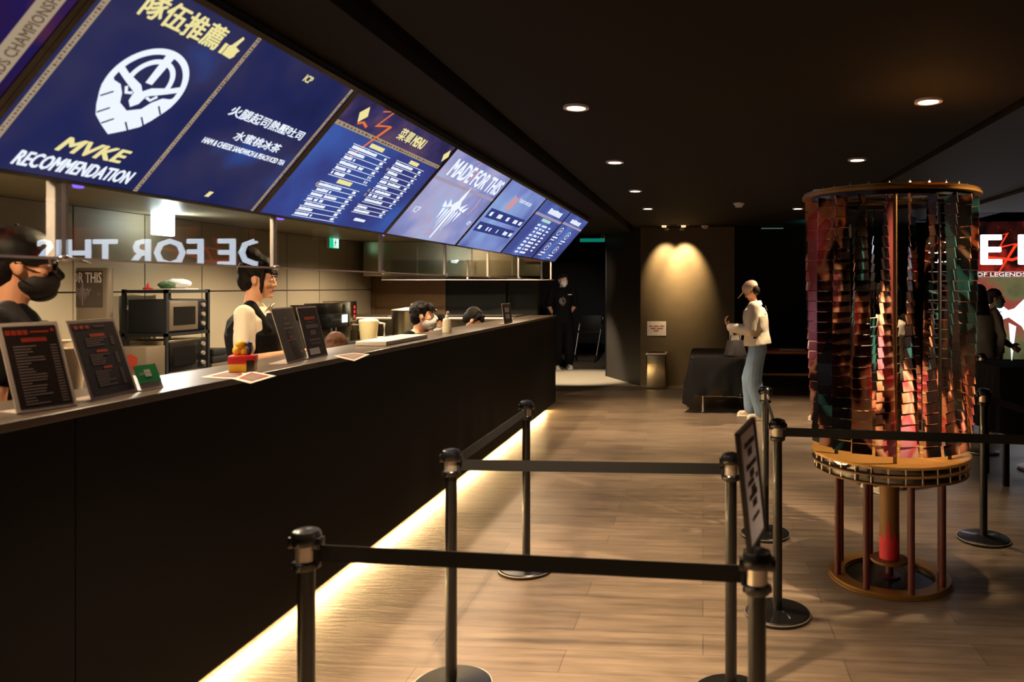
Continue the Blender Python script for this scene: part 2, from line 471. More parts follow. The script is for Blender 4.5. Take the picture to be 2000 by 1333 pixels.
for i, x in enumerate((-.6, -.3)):
    t = thing('wall_washer', ('left' if i == 0 else 'right') + ' one of the pair of spotlights washing the end wall', 'ceiling light', (x, 11.47, 2.55), group='pair of wall washers')
    B().box((-.1, -.05, -.006), (.1, .05, 0), bev=.003).build('trim_plate', 'greymetal', t)
    B().lathe([(0, -.035), (.035, -.035), (.038, -.006), (0, -.006)], seg=20).build('lens', emis('washer_lens', (255, 215, 160), 1.2), t)
    spot('beam', (0, .02, -.05), (210, 330)[i], 60, .9, (1, .74, .42), t, (0.02, .40, -.62), .03)
t = thing('track_spot', 'tiny bright spot lamps in front of the lit end wall', 'ceiling light', (-.45, 11.74, 2.5))
for x in (-.12, .12): B().lathe([(0, -.01), (.04, -.01), (.03, .03), (0, .03)], (x, 0, 0), 16).build('lens', 'whitemetal', t)
B().box((-.2, -.02, .03), (.2, .02, .05)).build('rail', 'black', t)


def smoke(loc, label):
    t = thing('smoke_detector', label, 'smoke detector', loc, group='smoke detectors')
    B().lathe([(0, 0), (.062, 0), (.062, -.018), (.05, -.022), (0, -.022)], seg=28).build('base', 'whitemetal', t)
    B().lathe([(.045, -.022), (.042, -.045), (.02, -.05), (0, -.05)], seg=28).build('sensor_head', 'whitemetal', t)


smoke((.407, 8.5, 2.55), 'white smoke detector in the middle of the dark ceiling')
smoke((.032, 11.6, 2.55), 'white smoke detector beside the pair of wall spotlights')
p = ony(1178, 463, 13.0)
t = thing('security_camera', 'small white security camera at the top of the dark passage', 'camera', (p.x, 13.0, p.z))
B().box((-.035, -.05, -.03), (.035, .05, .03), bev=.01).build('housing', 'whitemetal', t)
B().tube([(0, 0, .03), (0, 0, .09)], .01).build('bracket', 'whitemetal', t)
B().lathe([(0, 0), (.02, 0), (.02, .01), (0, .01)], seg=14, T=Matrix.Translation((0, -.05, 0)) @ Matrix.Rotation(PI / 2, 4, 'X')).build('lens', 'black', t)


def exit_sign(px, py, Y, w, label, rz=0, loc=None):
    p = ony(px, py, Y) if loc is None else Vector(loc)
    t = thing('exit_sign', label, 'exit sign', p, rz)
    B().box((-w / 2, -.02, -w * .28), (w / 2, .02, w * .28), bev=.004).build('housing', 'whitemetal', t)
    T = Matrix.Translation((0, -.021, 0)) @ Matrix.Rotation(PI / 2, 4, 'X')
    B().poly([(-w * .47, -w * .25), (w * .47, -w * .25), (w * .47, w * .25), (-w * .47, w * .25)], 0, .001, T).build('lit_face', 'exitg', t)
    k = w * .4
    g = B().poly([(-k * .2, -k * .55), (k * 1.05, -k * .55), (k * 1.05, k * .55), (-k * .2, k * .55)], .001, .002, T)
    g.build('door_pictogram', 'exitw', t)
    g = B().ell((k * .3, k * .38, .003), (k * .1, k * .1, .002), T=T).stroke([(k * .28, k * .25), (k * .2, -.1 * k)], k * .16, .002, .003, T)
    g.stroke([(k * .2, -.1 * k), (k * .42, -k * .22), (k * .36, -k * .5)], k * .09, .002, .003, T).stroke([(k * .2, -.1 * k), (0, -k * .38), (-.15 * k, -k * .34)], k * .09, .002, .003, T)
    g.stroke([(k * .26, k * .2), (k * .48, k * .06), (k * .6, k * .16)], k * .07, .002, .003, T).stroke([(k * .26, k * .2), (k * .04, k * .1), (k * .0, -.06 * k)], k * .07, .002, .003, T)
    g.build('running_figure', 'green', t)
    return t


exit_sign(0, 0, 0, .26, 'green running-man exit sign, a glass reflection made solid on the kitchen wall', -PI / 2 + PI, loc=(KX + .03, 9.16, 2.135 + .02))  # a sign's reflection in the glass, modelled as a sign
exit_sign(1640, 452, 11.2, .34, 'green exit sign hanging behind the mirror sculpture', PI)
a, b_ = ony(1133, 473, 13.08), ony(1181, 466, 13.08)
tag(B().box((a.x, 13.06, a.z), (b_.x, 13.09, b_.z)).build('light_strip', 'tealglow'), 'teal ceiling glow over the dark passage, made as a lit strip', 'light strip')  # teal light on the ceiling drawn as a glowing strip
a, b_ = ony(1487, 447, 11.8), ony(1530, 445.5, 11.8)
tag(B().box((a.x, 11.79, a.z), (b_.x, 11.82, b_.z)).build('ceiling_slot', emis('slot_light', (120, 150, 140), .5)), 'thin pale slot light high on the dark end wall', 'light strip')
pl = bpy.data.lights.new('exit_glow', 'SPOT'); pl.spot_size = 2.7; pl.spot_blend = .6; pl.energy = 2.5; pl.color = (.03, .9, .7); pl.shadow_soft_size = .05
po = bpy.data.objects.new('exit_glow', pl); C.objects.link(po); p = ony(1590, 444, 11.1); po.location = (p.x, 11.1, 2.36); po.rotation_euler = (PI, 0, 0)

# ------------------------------------------------------------------ the serving counter
t = thing('serving_counter', 'long matte black serving counter glowing along its foot', 'counter', (CX, 0, 0))
B().box((-.03, .15, .10), (0, 2.13, 1.2)).box((-.03, 2.134, .10), (0, 9.55, 1.2)).build('front_panel', 'counter', t, False)
B().box((-.34, .15, 0), (-.12, 9.50, 1.2)).build('core', 'black', t, False)
B().box((-.12, .15, .075), (-.03, 9.50, .098)).build('soffit', 'black', t, False)
B().box((-.118, .16, .03), (-.112, 9.47, .072)).build('light_strip', 'led', t, False)
B().box((-.36, .12, 1.2), (.012, 9.57, 1.226), bev=.003).build('ledge_top', 'ledge', t, False)
t = thing('return_counter', 'low return counter closing the far end of the kitchen', 'counter', (-2.325, 9.1, 0))
B().box((-2.3, 0, 1.212), (0.0, .47, 1.235), bev=.003).build('ledge_top', 'ledge', t, False)
B().box((-2.3, .2, 0), (0, .44, 1.21)).build('core', 'beigedark', t, False)
for k in range(5): B().box((-2.28 + k * .456, .185, .1), (-2.28 + k * .456 + .45, .199, 1.17)).build('panel', 'steel', t, False)
B().box((-2.28, .16, 1.19), (-.02, .175, 1.205)).build('light_strip', 'ledwarm', t, False)

# back counter along the kitchen wall
t = thing('back_counter', 'stainless back counter along the beige kitchen wall', 'counter', (KX + .003, 0, 0))
B().box((.0, 1.0, .83), (.62, 9.05, .86), bev=.004).build('worktop', 'darksteel', t, False)
for k in range(7): B().box((.03, 1.05 + k * 1.14, .0), (.58, 1.05 + k * 1.14 + 1.12, .83)).build('base_cabinet', 'steel', t, False)


# ------------------------------------------------------------------ menu screens
UP = Vector((.45, 0, .515)).normalized(); NX = Vector((0, 1, 0)); NZ = NX.cross(UP)
SW, SH, PITCH = 1.285, .684, 1.31
YS = [3.115 + PITCH * (k - 2) for k in range(7)]   # left edge of each screen


def screen(k, label, disp, cells):
    o = Vector((-1.95, YS[k], 1.93))
    Mx = Matrix(((NX.x, UP.x, NZ.x, o.x), (NX.y, UP.y, NZ.y, o.y), (NX.z, UP.z, NZ.z, o.z), (0, 0, 0, 1)))
    t = thing('menu_screen', label, 'screen', M4=Mx, group='tilted menu screens above the counter')
    B().box((0, -.012, -.06), (PITCH - .002, SH + .02, -.004), bev=.004).build('housing', 'black', t, False)
    B().box((.0, -.012, -.004), (.018, SH + .02, .005)).box((PITCH - .02, -.012, -.004), (PITCH - .002, SH + .02, .005)).box((.018, -.012, -.004), (PITCH - .02, 0.0, .005)).box((.018, SH, -.004), (PITCH - .02, SH + .02, .005)).build('bezel', 'capblack', t, False)
    B().box((.018, .0, -.004), (PITCH - .02, SH, .001)).build('display', disp, t, False)
    for name, m, b_ in cells: b_.build(name, m, t, False, flip=False)
    return t


def bx(b, x0, y0, x1, y1, z=.002, sk=0.):
    b.poly([(x0, y0), (x1, y0), (x1 + sk, y1), (x0 + sk, y1)], z, z + .001); return b


def crest(b, cx, cy, h, z=.003, wx=1.):
    """spiky winged trident emblem"""
    k = h
    def P(l): return [(cx + x * k * wx, cy + y * k) for x, y in l]
    b.poly(P([(0, .5), (.035, .3), (.03, .1), (.012, -.5), (0, -.52), (-.012, -.5), (-.03, .1), (-.035, .3)]), z, z + .001)
    for s_ in (1, -1):
        def Q(l): return P([(x * s_, y) for x, y in l])[::s_]
        b.poly(Q([(.02, .25), (.09, .14), (.05, .02), (.02, .08)]), z, z + .001)
        b.poly(Q([(.05, .12), (.16, .06), (.2, .22), (.11, .13)]), z, z + .001)
        b.poly(Q([(.14, .08), (.25, .05), (.28, .17), (.19, .10)]), z, z + .001)
        b.poly(Q([(.05, .05), (.08, .02), (.075, -.35), (.05, -.05)]), z, z + .001)
        b.poly(Q([(.11, .06), (.14, .03), (.115, -.26), (.1, -.02)]), z, z + .001)
        b.poly(Q([(.18, .06), (.22, .03), (.18, -.16), (.165, -.0)]), z, z + .001)
    return b


def bolt(b, x, y, k, z=.002, w=.014):
    b.stroke([(x, y), (x + .10 * k, y + .03 * k), (x + .04 * k, y - .08 * k), (x + .17 * k, y - .05 * k), (x + .02 * k, y - .30 * k)], [w * .4, w, w * 1.3, w * 1.2, w * .4], z, z + .001); return b


def glyphs(b, x, y, w, h, n=None, z=.003):
    """a line of print too small to read in the photograph"""
    n = n or max(2, int(w / h / .9)); cw = w / n
    for i in range(n):
        if random.random() < .93: bx(b, x + i * cw, y, x + i * cw + cw * .82, y + h * random.uniform(.8, 1), z)
    return b


def emblem(b, hole, cx, cy, z=.003):
    """white ring with a bearded mask, drawn in units of the ring radius; drawn twice: white shapes, dark cut-ins"""
    R_ = .142
    def P(l): return [(cx + x * R_, cy + y * R_) for x, y in l]
    ringp = [(math.cos(a), math.sin(a)) for a in [math.radians(-38 + i * 256 / 40) for i in range(41)]]
    b.stroke([(cx + x * R_ * .93, cy + y * R_ * .93) for x, y in ringp], R_ * .15, z, z + .001)
    # brow, temples and nose
    b.poly(P([(-.62, .18), (-.15, .02), (0, -.12), (.15, .02), (.62, .18), (.9, .33), (.86, .14), (.55, -.02), (.17, -.2), (.14, -.42), (0, -.55), (-.14, -.42), (-.17, -.2), (-.55, -.02), (-.86, .14), (-.9, .33)]), z, z + .001)
    # helmet ridge
    b.poly(P([(-.09, .1), (.09, .1), (.12, .95), (-.12, .95)]), z, z + .001)
    b.stroke([(cx + R_ * x, cy + R_ * y) for x, y in [(.52 * math.cos(math.radians(a_)), .12 + .56 * math.sin(math.radians(a_))) for a_ in range(-6, 86, 6)]], R_ * .12, z, z + .001)
    b.stroke([(cx - R_ * x, cy + R_ * y) for x, y in [(.52 * math.cos(math.radians(a_)), .12 + .56 * math.sin(math.radians(a_))) for a_ in range(-6, 86, 6)]], R_ * .12, z, z + .001)
    # beard
    out = [(-.95, .06), (-.8, -.08), (-.6, -.12), (-.42, -.30), (-.30, -.52), (0, -.66), (.30, -.52), (.42, -.30), (.6, -.12), (.8, -.08), (.95, .06),
           (.98, -.25), (.88, -.35), (.88, -.6), (.74, -.66), (.7, -.88), (.5, -.93), (.42, -1.12), (.2, -1.1), (0, -1.32), (-.2, -1.1), (-.42, -1.12), (-.5, -.93), (-.7, -.88), (-.74, -.66), (-.88, -.6), (-.88, -.35), (-.98, -.25)]
    L_ = out[:11]; Rr = out[11:][::-1]
    lower = [out[27], out[26], out[25], out[24], out[22], out[20], out[18], out[15], out[13], out[12], out[11]]
    full = [out[0]] + L_[1:10] + [out[10]]
    for i in range(10):
        lo = [(-.98, -.25), (-.88, -.48), (-.76, -.72), (-.6, -.95), (-.3, -1.15), (0, -1.32), (.3, -1.15), (.6, -.95), (.76, -.72), (.88, -.48), (.98, -.25)]
        b.poly(P([lo[i], lo[i + 1], full[i + 1], full[i]]), z, z + .001)
    for s_ in (1, -1):
        b.stroke([(cx + s_ * x * R_, cy + y * R_) for x, y in ((.2, -.22), (.34, -.26), (.44, -.12))], R_ * .07, z, z + .001)
        for q in ((.84, -.5), (.64, -.88), (.36, -1.1)):
            hole.stroke([(cx + s_ * q[0] * R_, cy + q[1] * R_), (cx + s_ * (q[0] - .2) * R_, cy + (q[1] + .18) * R_)], R_ * .035, z + .002, z + .003)


SC1 = display('display_team_pick', [(.28, (24, 28, 62)), (.45, (33, 38, 84)), (.56, (50, 48, 84)), (.70, (48, 80, 156))], 1.5, 1.0, 3.1)
SC2 = display('display_menu', [(.3, (54, 50, 104)), (.48, (56, 64, 130)), (.68, (62, 92, 170))], 1.6, 1.0, 7.7)
SC3 = display('display_title', [(.3, (104, 102, 160)), (.48, (140, 146, 198)), (.6, (172, 168, 204)), (.72, (158, 184, 228))], 1.7, 1.0, 1.4)
SC4 = display('display_matches', [(.3, (86, 92, 164)), (.5, (124, 140, 200)), (.7, (146, 176, 224))], 1.6, 1.0, 4.4)
SC5 = display('display_snacks', [(.3, (62, 66, 126)), (.5, (74, 86, 152)), (.7, (92, 114, 186))], 1.6, 1.0, 9.)
SC0 = display('display_trailer', [(.3, (20, 12, 44)), (.5, (40, 22, 62)), (.62, (34, 24, 78)), (.78, (96, 44, 44))], 3.5, 1.0, 2.)

# screen 0
g = bx(B(), 1.20, 0, 1.262, SH); w_ = bx(B(), .1, 0, .62, SH, .0025)
T90 = Matrix.Translation((1.25, .03, 0)) @ Matrix.Rotation(PI / 2, 4, 'Z')
tx = B().text('LEAGUE OF LEGENDS CHAMPIONSHIP PACIFIC', 0, 0, .034, .63, .004, T=Matrix.Translation((1.249, .03, 0)) @ Matrix.Rotation(PI / 2, 4, 'Z'), bold=.02)
w_.poly([(.62, 0), (1.08, .0), (.74, SH), (.62, SH)], .0025, .0035)
screen(0, 'nearest tilted screen, cut by the photo edge, with gold caption band', SC0, [('caption_band', 'gold', g), ('lettering', 'goldd', tx), ('picture', 'white', w_)])
# screen 1
fr = bx(B(), .034, 0, .054, SH); fr2 = bx(B(), .599, 0, .616, SH); fr3 = bx(B(), 1.263, 0, 1.280, SH)
ink = B()
for xx in (.0425, .607, 1.272):
    for i in range(60): bx(ink, xx - .004 + random.uniform(-.003, .003), .006 + i * .0113, xx + .003 + random.uniform(-.003, .003), .006 + i * .0113 + random.uniform(.003, .007), .0035)
yl = B().text('隊伍推薦', .145, .575, .085, .325, bold=.03).text('MVKE', .222, .097, .05, .25, shear=.25, bold=.07).text('ICP', .945, .62, .032, .05, bold=.03, shear=.1)
yl.poly([(.49, .575), (.505, .575), (.505, .615), (.49, .615)], .004, .005)
yl.poly([(.51, .575), (.552, .572), (.562, .585), (.56, .6), (.566, .612), (.54, .618), (.548, .655), (.538, .66), (.52, .618), (.51, .612)], .004, .005)
bx(yl, .935, .03, .958, .056, .003, .008)
wh = B().text('RECOMMENDATION', .13, .024, .05, .42, shear=.12, bold=.055)
wh.text('火腿起司熱壓吐司', .727, .383, .045, .475, bold=.03).text('水蜜桃冰茶', .838, .296, .042, .29, bold=.03).text('HAM & CHEESE SANDWICH & PEACH ICED TEA', .712, .25, .024, .51, bold=.05)
em, hole = B(), B(); emblem(em, hole, .345, .375)
screen(1, 'tilted screen with the white bearded mask emblem and team recommendation', SC1, [('divider', 'gold', fr), ('divider', 'gold', fr2), ('divider', 'gold', fr3), ('ornament', 'goldd', ink), ('yellow_lettering', 'yell', yl), ('white_lettering', 'white', wh), ('emblem', 'white', em), ('emblem_lines', 'navyink', hole)])
# screen 2
fr = bx(B(), .02, .515, 1.288, .538); ink = B(); hd2 = bx(B(), .019, .538, 1.289, SH - .001, .0012)
for i in range(34): bx(ink, .05 + i * .036, .522, .05 + i * .036 + random.uniform(.008, .026), .531, .0035)
yl = B().text('菜單', .575, .575, .07, .16, bold=.03).text('MENU', .755, .578, .062, .15, bold=.06)
for (x, y_) in ((.17, .61), (1.255, .612)): yl.poly([(x - .04, y_ - .0), (x, y_ - .045), (x + .04, y_), (x, y_ + .045)], .004, .005)
for (x, y_, w) in ((.49, .487, .15), (.46, .252, .14), (.965, .487, .12)): bx(yl, x - w / 2, y_ - .012, x + w / 2, y_ + .012, .004)
ol = bolt(B(), .30, .665, .95, .0022, .02); ol.stroke([(.18, .56), (.22, .575), (.27, .56)], .014, .0022, .003)
wh = B()


def rows(x0, x1, ytop, ybot, n):
    st = (ytop - ybot) / n
    for i in range(n):
        yb = ytop - (i + 1) * st
        bx(wh, x0, yb - .0015, x1, yb + .0015, .003)
        glyphs(wh, x0 + .01, yb + st * .25, random.uniform(.10, .26) * (x1 - x0) / .38, st * .55)
        glyphs(wh, x1 - .055, yb + st * .25, .035, st * .55, 3)
    bx(wh, x0, ytop - .0015, x1, ytop + .0015, .003)


rows(.275, .68, .462, .272, 6); rows(.255, .655, .226, .016, 7); rows(.76, 1.145, .466, .175, 9); rows(.74, 1.12, .155, .10, 2)
glyphs(wh, .83, .048, .13, .02)
dots = B()
for (x, y_) in ((.25, .21), (.745, .40), (.735, .25), (.735, .22)): dots.lathe([(0, .001), (.010, .001), (.010, 0), (0, 0)], (x, y_, .003), 14)
screen(2, 'tilted menu screen with two price lists and an orange lightning bolt', SC2, [('header', display('display_header', [(.3, (40, 34, 70)), (.5, (58, 50, 92)), (.7, (92, 70, 96))], 4, 1., 3.), hd2), ('divider', 'gold', fr), ('ornament', 'goldd', ink), ('yellow_lettering', 'yell', yl), ('lightning', 'orng', ol), ('price_list', 'white', wh), ('bullet', 'gold', dots)])
# screen 3
fr = bx(B(), .02, .45, 1.288, .475)
ol = bolt(B(), .44, .67, 1., .0022, .02); ol.stroke([(.42, .2), (.5, .13), (.46, .07), (.6, .1), (.56, .04), (.7, .08)], .008, .0022, .003).stroke([(1.02, .44), (1.06, .36), (1.02, .28)], .02, .0022, .003)
wh = B().text('MADE FOR THIS', .15, .505, .13, 1.08, bold=.05)
crest(wh, .70, .26, .46, .003, 1.9); wh.text('ICP', 1.15, .20, .035, .07, bold=.02).text('ICP', .10, .19, .05, .09, bold=.0)
screen(3, 'pale lavender tilted screen with big words and a spiky crest', SC3, [('divider', 'mauve', fr), ('lightning', 'pink', ol), ('lettering', 'white', wh)])
# screen 4
wh = B().text("TODAY'S MATCHES", .58, .54, .035, .42, bold=.02); rw = B(); bx(rw, .10, .305, 1.22, .40, .002); bx(rw, .09, .165, 1.18, .26, .002)
for (y_, x0) in ((.33, .1), (.19, .09)):
    for (x, w) in ((.06, .07), (.28, .13), (.56, .08), (.80, .13), (1.0, .09)): glyphs(wh, x0 + x, y_, w, .045, 3)
pk = B().poly([(.38, .44), (.50, .42), (.52, .56), (.40, .58)], .003, .004).poly([(.50, .42), (.55, .47), (.57, .60), (.52, .56)], .003, .004)
screen(4, "pale blue tilted screen headed TODAY'S MATCHES with two dark rows", SC4, [('row_bar', 'dkblue', rw), ('lettering', 'white', wh), ('picture', 'pink', pk)])
# screen 5
fr = bx(B(), .02, .50, 1.288, .53)
yl = bx(B(), .43, .455, .83, .49, .004)
wh = glyphs(B(), .42, .56, .62, .07, 7)
for i in range(9):
    y_ = .405 - i * .045; glyphs(wh, .42, y_ - .01, .13, .024, 3); glyphs(wh, .62, y_ - .01, .24, .026, 5)
    if i < 8: glyphs(wh, .95, y_ - .01, .13, .022, 3)
screen(5, 'second farthest tilted screen with a mint header over item rows', SC5, [('divider', 'mauve', fr), ('header_pill', 'pill', yl), ('lettering', 'white', wh)])
# screen 6
fr = bx(B(), .02, .52, 1.288, .55)
wh = glyphs(B(), .34, .57, .62, .06, 7); ic = B()
for (x, y_) in ((.25, .42), (.80, .40), (.26, .19), (.80, .17)):
    ic.stroke([(x + .10 * math.cos(a / 12 * 2 * PI), y_ + .055 * math.sin(a / 12 * 2 * PI)) for a in range(13)], .009, .003, .004)
    ic.stroke([(x - .05, y_ - .02), (x, y_ + .02), (x + .05, y_ + .0)], .012, .003, .004)
    glyphs(wh, x - .13, y_ - .10, .26, .02); glyphs(wh, x - .13, y_ - .135, .2, .014)
screen(6, 'farthest tilted screen with four outlined icons over captions', SC5, [('divider', 'mauve', fr), ('lettering', 'white', wh), ('outline_icon', 'white', ic)])
t = thing('screen_end_panel', 'rust brown end cap closing the row of menu screens', 'panel', (-1.95, 9.668, 1.93))
b = B(); pr = [(0, 0), (.45, .515), (.45, .60), (-.4, .60), (-.4, 0)]
b.poly(pr, 0, .03, Matrix.Rotation(PI / 2, 4, 'X')); b.build('panel', mat('rust_panel', (100, 42, 26), .5), t, False, T=Matrix.Translation((0, .03, 0)))
t = thing('screen_bulkhead', 'black bulkhead behind the row of menu screens', 'bulkhead', (-1.95, 0, 0))
b = B().poly([(-.065, 1.95), (.375, 2.46), (.45, 2.47), (.45, 2.495), (-.065, 2.495)], -9.66, -.4, Matrix.Rotation(PI / 2, 4, 'X')); b.build('casing', 'black', t, False)

# ------------------------------------------------------------------ sneeze guard
GY = [2.13 + 1.135 * k for k in range(7)]
t = thing('sneeze_guard', 'clear glass guard hanging under the menu screens', 'sneeze guard', (-1.95, 0, 1.69))
ys = [.95] + GY + [9.62]
for a, b_ in zip(ys, ys[1:]):
    B().box((-.004, a + .012, .0), (.004, b_ - .012, .235)).build('glass_pane', 'glass', t, False)
for i, y in enumerate(GY):
    r = .024 if i == 0 else .012
    B().box((-.012 - r, y - r, -.0), (-.006, y + r, .25), bev=.002).build('hanger', 'whitemetal', t, False)
    B().ell((0, y, -.003), (.014, .016, .012)).build('clamp', 'chrome', t)
B().box((-.006, .95, -.008), (.006, 9.62, -.001)).build('edge_strip', 'whitemetal', t, False)
t = thing('end_sneeze_guard', 'glass guard across the far end of the counter', 'sneeze guard', (-1.97, 9.6, 1.69))
B().box((-2.3, -.004, .005), (-.02, .004, .26)).build('glass_pane', 'glass', t, False)
B().box((-2.3, -.006, -.006), (0, .006, .005)).build('edge_strip', 'whitemetal', t, False)
for x in (-.006, -1.12): B().box((x - .02, -.012, 0), (x, .012, .26)).build('hanger', 'whitemetal', t, False)
for i, px in enumerate((150, 546, 745, 869, 950, 1012)):  # violet reflections modelled as small glowing beads, no lamps here
    yy = onx(px, 480, -1.99).y
    tag(B().lathe([(0, -.012), (.014, -.010), (.016, 0), (0, 0)], (-1.985, yy, 1.925), 14).build('violet_reflection', 'violet'),
        ('violet reflection made as a bead under the first big menu screen', 'violet reflection made as a bead under the left end of the price list screen', 'violet reflection made as a bead under the right end of the price list screen',
         'violet reflection made as a bead under the lavender crest screen', 'violet reflection made as a bead under the pale blue matches screen', 'violet reflection made as a bead under the far end of the screen row')[i], 'reflection', 'violet reflections made as beads')

# ------------------------------------------------------------------ kitchen lights
KW = (1., .84, .62)
for i, y in enumerate((2.6, 4.6, 6.6, 8.6)):  # row of downlights added to brighten the kitchen wall
    t = thing('added_kitchen_downlight', ('nearest', 'second', 'third', 'farthest')[i] + ' added downlight in the pale kitchen ceiling', 'ceiling light', (-3.55, y, 2.215), group='added kitchen downlights')
    B().ring(.045, .06, -.01, 0, seg=24).build('trim_ring', 'whitemetal', t)
    B().lathe([(0, -.005), (.044, -.005), (.044, -.001), (0, -.001)], seg=24).build('lens', 'lamp', t)
    spot('beam', (0, 0, -.03), 150, 155, .5, KW, t, (0, 0, -2), .04)
for i in range(6):
    y = 1.6 + 1.5 * i
    t = thing('worktop_downlight', 'small downlight over the ledge, number %s from the near end' % ('one', 'two', 'three', 'four', 'five', 'six')[i], 'ceiling light', (-2.28, y, 2.215), group='downlights over the ledge')
    B().ring(.035, .05, -.01, 0, seg=24).build('trim_ring', 'whitemetal', t)
    B().lathe([(0, -.005), (.034, -.005), (.034, -.001), (0, -.001)], seg=24).build('lens', 'lamp', t)
    spot('beam', (0, 0, -.03), 60, 150, .4, (1, .72, .44), t, (0, 0, -2), .03)
p = onx(322, 440, KX + .22)
t = thing('work_lamp', 'glaring white work lamp high on the kitchen wall', 'lamp', p)
B().box((-.03, -.13, -.09), (.02, .10, .12), bev=.01).build('lamp_face', 'lampw', t)
B().box((-.06, -.15, .12), (.03, .12, .15), bev=.005).build('hood', 'black', t)
B().tube([(-.02, 0, .14), (-.02, 0, 2.215 - p.z)], .012).build('bracket', 'black', t)
l = bpy.data.lights.new('lamp_light', 'AREA'); l.energy = 7; l.size = .15; l.color = (.85, .95, 1.); lo = bpy.data.objects.new('lamp_light', l); C.objects.link(lo)
lo.parent = t; lo.location = (.05, 0, .02); lo.rotation_euler = (0, -PI / 2, 0)

# ------------------------------------------------------------------ kitchen equipment
def at_wall(px, py, x): return onx(px, py, x)


# exhaust hood at the far end
t = thing('exhaust_hood', 'brushed steel exhaust hood behind the far glass', 'exhaust hood', (-3.3, 9.95, 1.74))
B().box((-1.3, -.2, .0), (1.15, .40, .474), bev=.01).build('hood_body', 'steel', t, False)
for x in (-.55, .2, .75): B().box((x, -.206, .01), (x + .02, -.2, .41)).build('trim_strip', 'chrome', t, False)
# rack with microwaves
ra = onx(325, 560, -4.28)
RX0, RX1, RY0, RY1, RZ0 = -4.66, -4.28, ra.y, onx(410, 560, -4.28).y, .862
t = thing('storage_rack', 'black metal rack holding two microwaves against the beige wall', 'rack', (RX0, RY0, RZ0))
rw_, rd_, rh_ = RX1 - RX0, RY1 - RY0, .715
for x in (0, rw_ - .025):
    for yy in (0, rd_ - .025): B().box((x, yy, 0), (x + .025, yy + .025, rh_)).build('post', 'black', t, False)
for z in (.0, .335, rh_ - .03): B().box((0, 0, z), (rw_, rd_, z + .025)).build('shelf', 'black', t, False)


def microwave(loc, label, bodym, doorm, h=.29, litm=None):
    t = thing('microwave_oven', label, 'microwave', loc)
    w, d = RY1 - RY0 - .06, .33
    B().box((0, 0, 0), (d, w, h), bev=.008).build('body', bodym, t)
    dd = B().box((d, .01, .015), (d + .02, w * .74, h - .015), bev=.004).build('door', doorm, t)
    B().box((d + .02, .05, .06), (d + .023, w * .66, h - .06)).build('window', litm or 'capblack', dd, False)
    pn = B().box((d, w * .75, .015), (d + .018, w - .01, h - .015), bev=.003).build('control_panel', 'capblack', t)
    for k in range(3): B().lathe([(0, .014), (.018, .014), (.02, 0), (0, 0)], seg=16, T=Matrix.Translation((d + .018, w * .87, .06 + k * .08)) @ Matrix.Rotation(PI / 2, 4, 'Y')).build('knob', 'chrome', pn)
    return t


microwave((RX0 + .03, RY0 + .03, RZ0 + .362), 'microwave with a grey door on the middle shelf of the black rack', 'black', 'greymetal', .27)
microwave((RX0 + .03, RY0 + .03, RZ0 + .028), 'steel-sided microwave on the lowest shelf of the black rack', 'steel', 'darksteel', .275)
z = RZ0 + rh_
t = thing('produce_bag', 'clear plastic bag of white food and greens on the rack', 'bag', (RX0 + .2, RY0 + .34, z))
B().ell((.0, .02, .045), (.1, .11, .045)).noise(.012, 18).build('bag', 'whiteprint', t)
B().ell((.02, -.13, .035), (.06, .07, .03)).noise(.01, 30).build('leafy_greens', mat('green_leaf', (60, 90, 40), .6, var=.4, scale=30), t)
B().box((-.1, -.2, -.002), (.11, .14, .006), bev=.002).build('tray', 'paper', t)
t = thing('sauce_bottle', 'small red plastic stopper standing on the black rack', 'stopper', (RX0 + .2, RY0 + .03, z))
B().lathe([(0, 0), (.035, 0), (.035, .012), (.012, .02), (.006, .05), (0, .05)], seg=20).build('stopper', 'red', t)
t = thing('printed_box', 'grey cardboard box with a red drawing below the rack', 'box', (-4.52, RY0 - .24, .862))
B().box((0, 0, 0), (.26, .2, .27), bev=.004).build('carton', 'greymetal', t)
B().poly([(-.05, -.06), (.05, -.05), (.06, .04), (.0, .07), (-.05, .03)], 0, .002, Matrix.Translation((.13, -.001, .15)) @ Matrix.Rotation(PI / 2, 4, 'X')).build('drawing', 'dimorange', t, False)
p = onx(432, 726, -4.3)
for i in range(3):
    tag(B().box((p.x - .2, p.y - .12 + .01 * i, .862 + .062 * i), (p.x, p.y + .16 - .03 * i, .862 + .062 * i + .058), bev=.003).build('storage_box', ('greymetal', 'black', 'black')[i]),
        ('lowest grey box of the stack beside the microwave rack', 'middle black box of the stack beside the microwave rack', 'top black box of the stack beside the microwave rack')[i], 'box', 'stack of boxes by the rack')
# poster display behind the left man
pa, pb = ony(98, 640, 5.3), ony(208, 523, 5.3)
t = thing('poster_display', 'grey framed display reading MADE FOR THIS behind the capped man', 'display board', (pa.x, 5.3, .862))
w, h = pb.x - pa.x, pb.z - .862
B().box((-.08, 0, 0), (w, .07, h), bev=.008).build('frame', 'greymetal', t)
TP = Matrix.Translation((0, -.001, 0)) @ Matrix.Rotation(PI / 2, 4, 'X')
B().poly([(-.06, h - .30), (w - .028, h - .30), (w - .028, h - .022), (-.06, h - .022)], 0, .003, TP).build('poster', mat('grey_poster', (66, 54, 46), .5, var=.15, scale=8), t, False)
B().text('MADE FOR THIS', w - .035 - .46, h - .115, .078, .46, .004, bold=.03, T=TP).build('lettering', 'acry', t, False, flip=False)
crest(B(), w - .19, h - .19, .19, .003, 1.3).build('crest', 'greyprint', t, False, T=TP)
B().text('ICP', w - .07, h - .21, .018, .025, .004, T=TP).build('small_lettering', 'greyprint', t, False, flip=False)
# coffee machines, dispenser, jug, pot
def worktop_at(px, x): return onx(px, 640, x).y


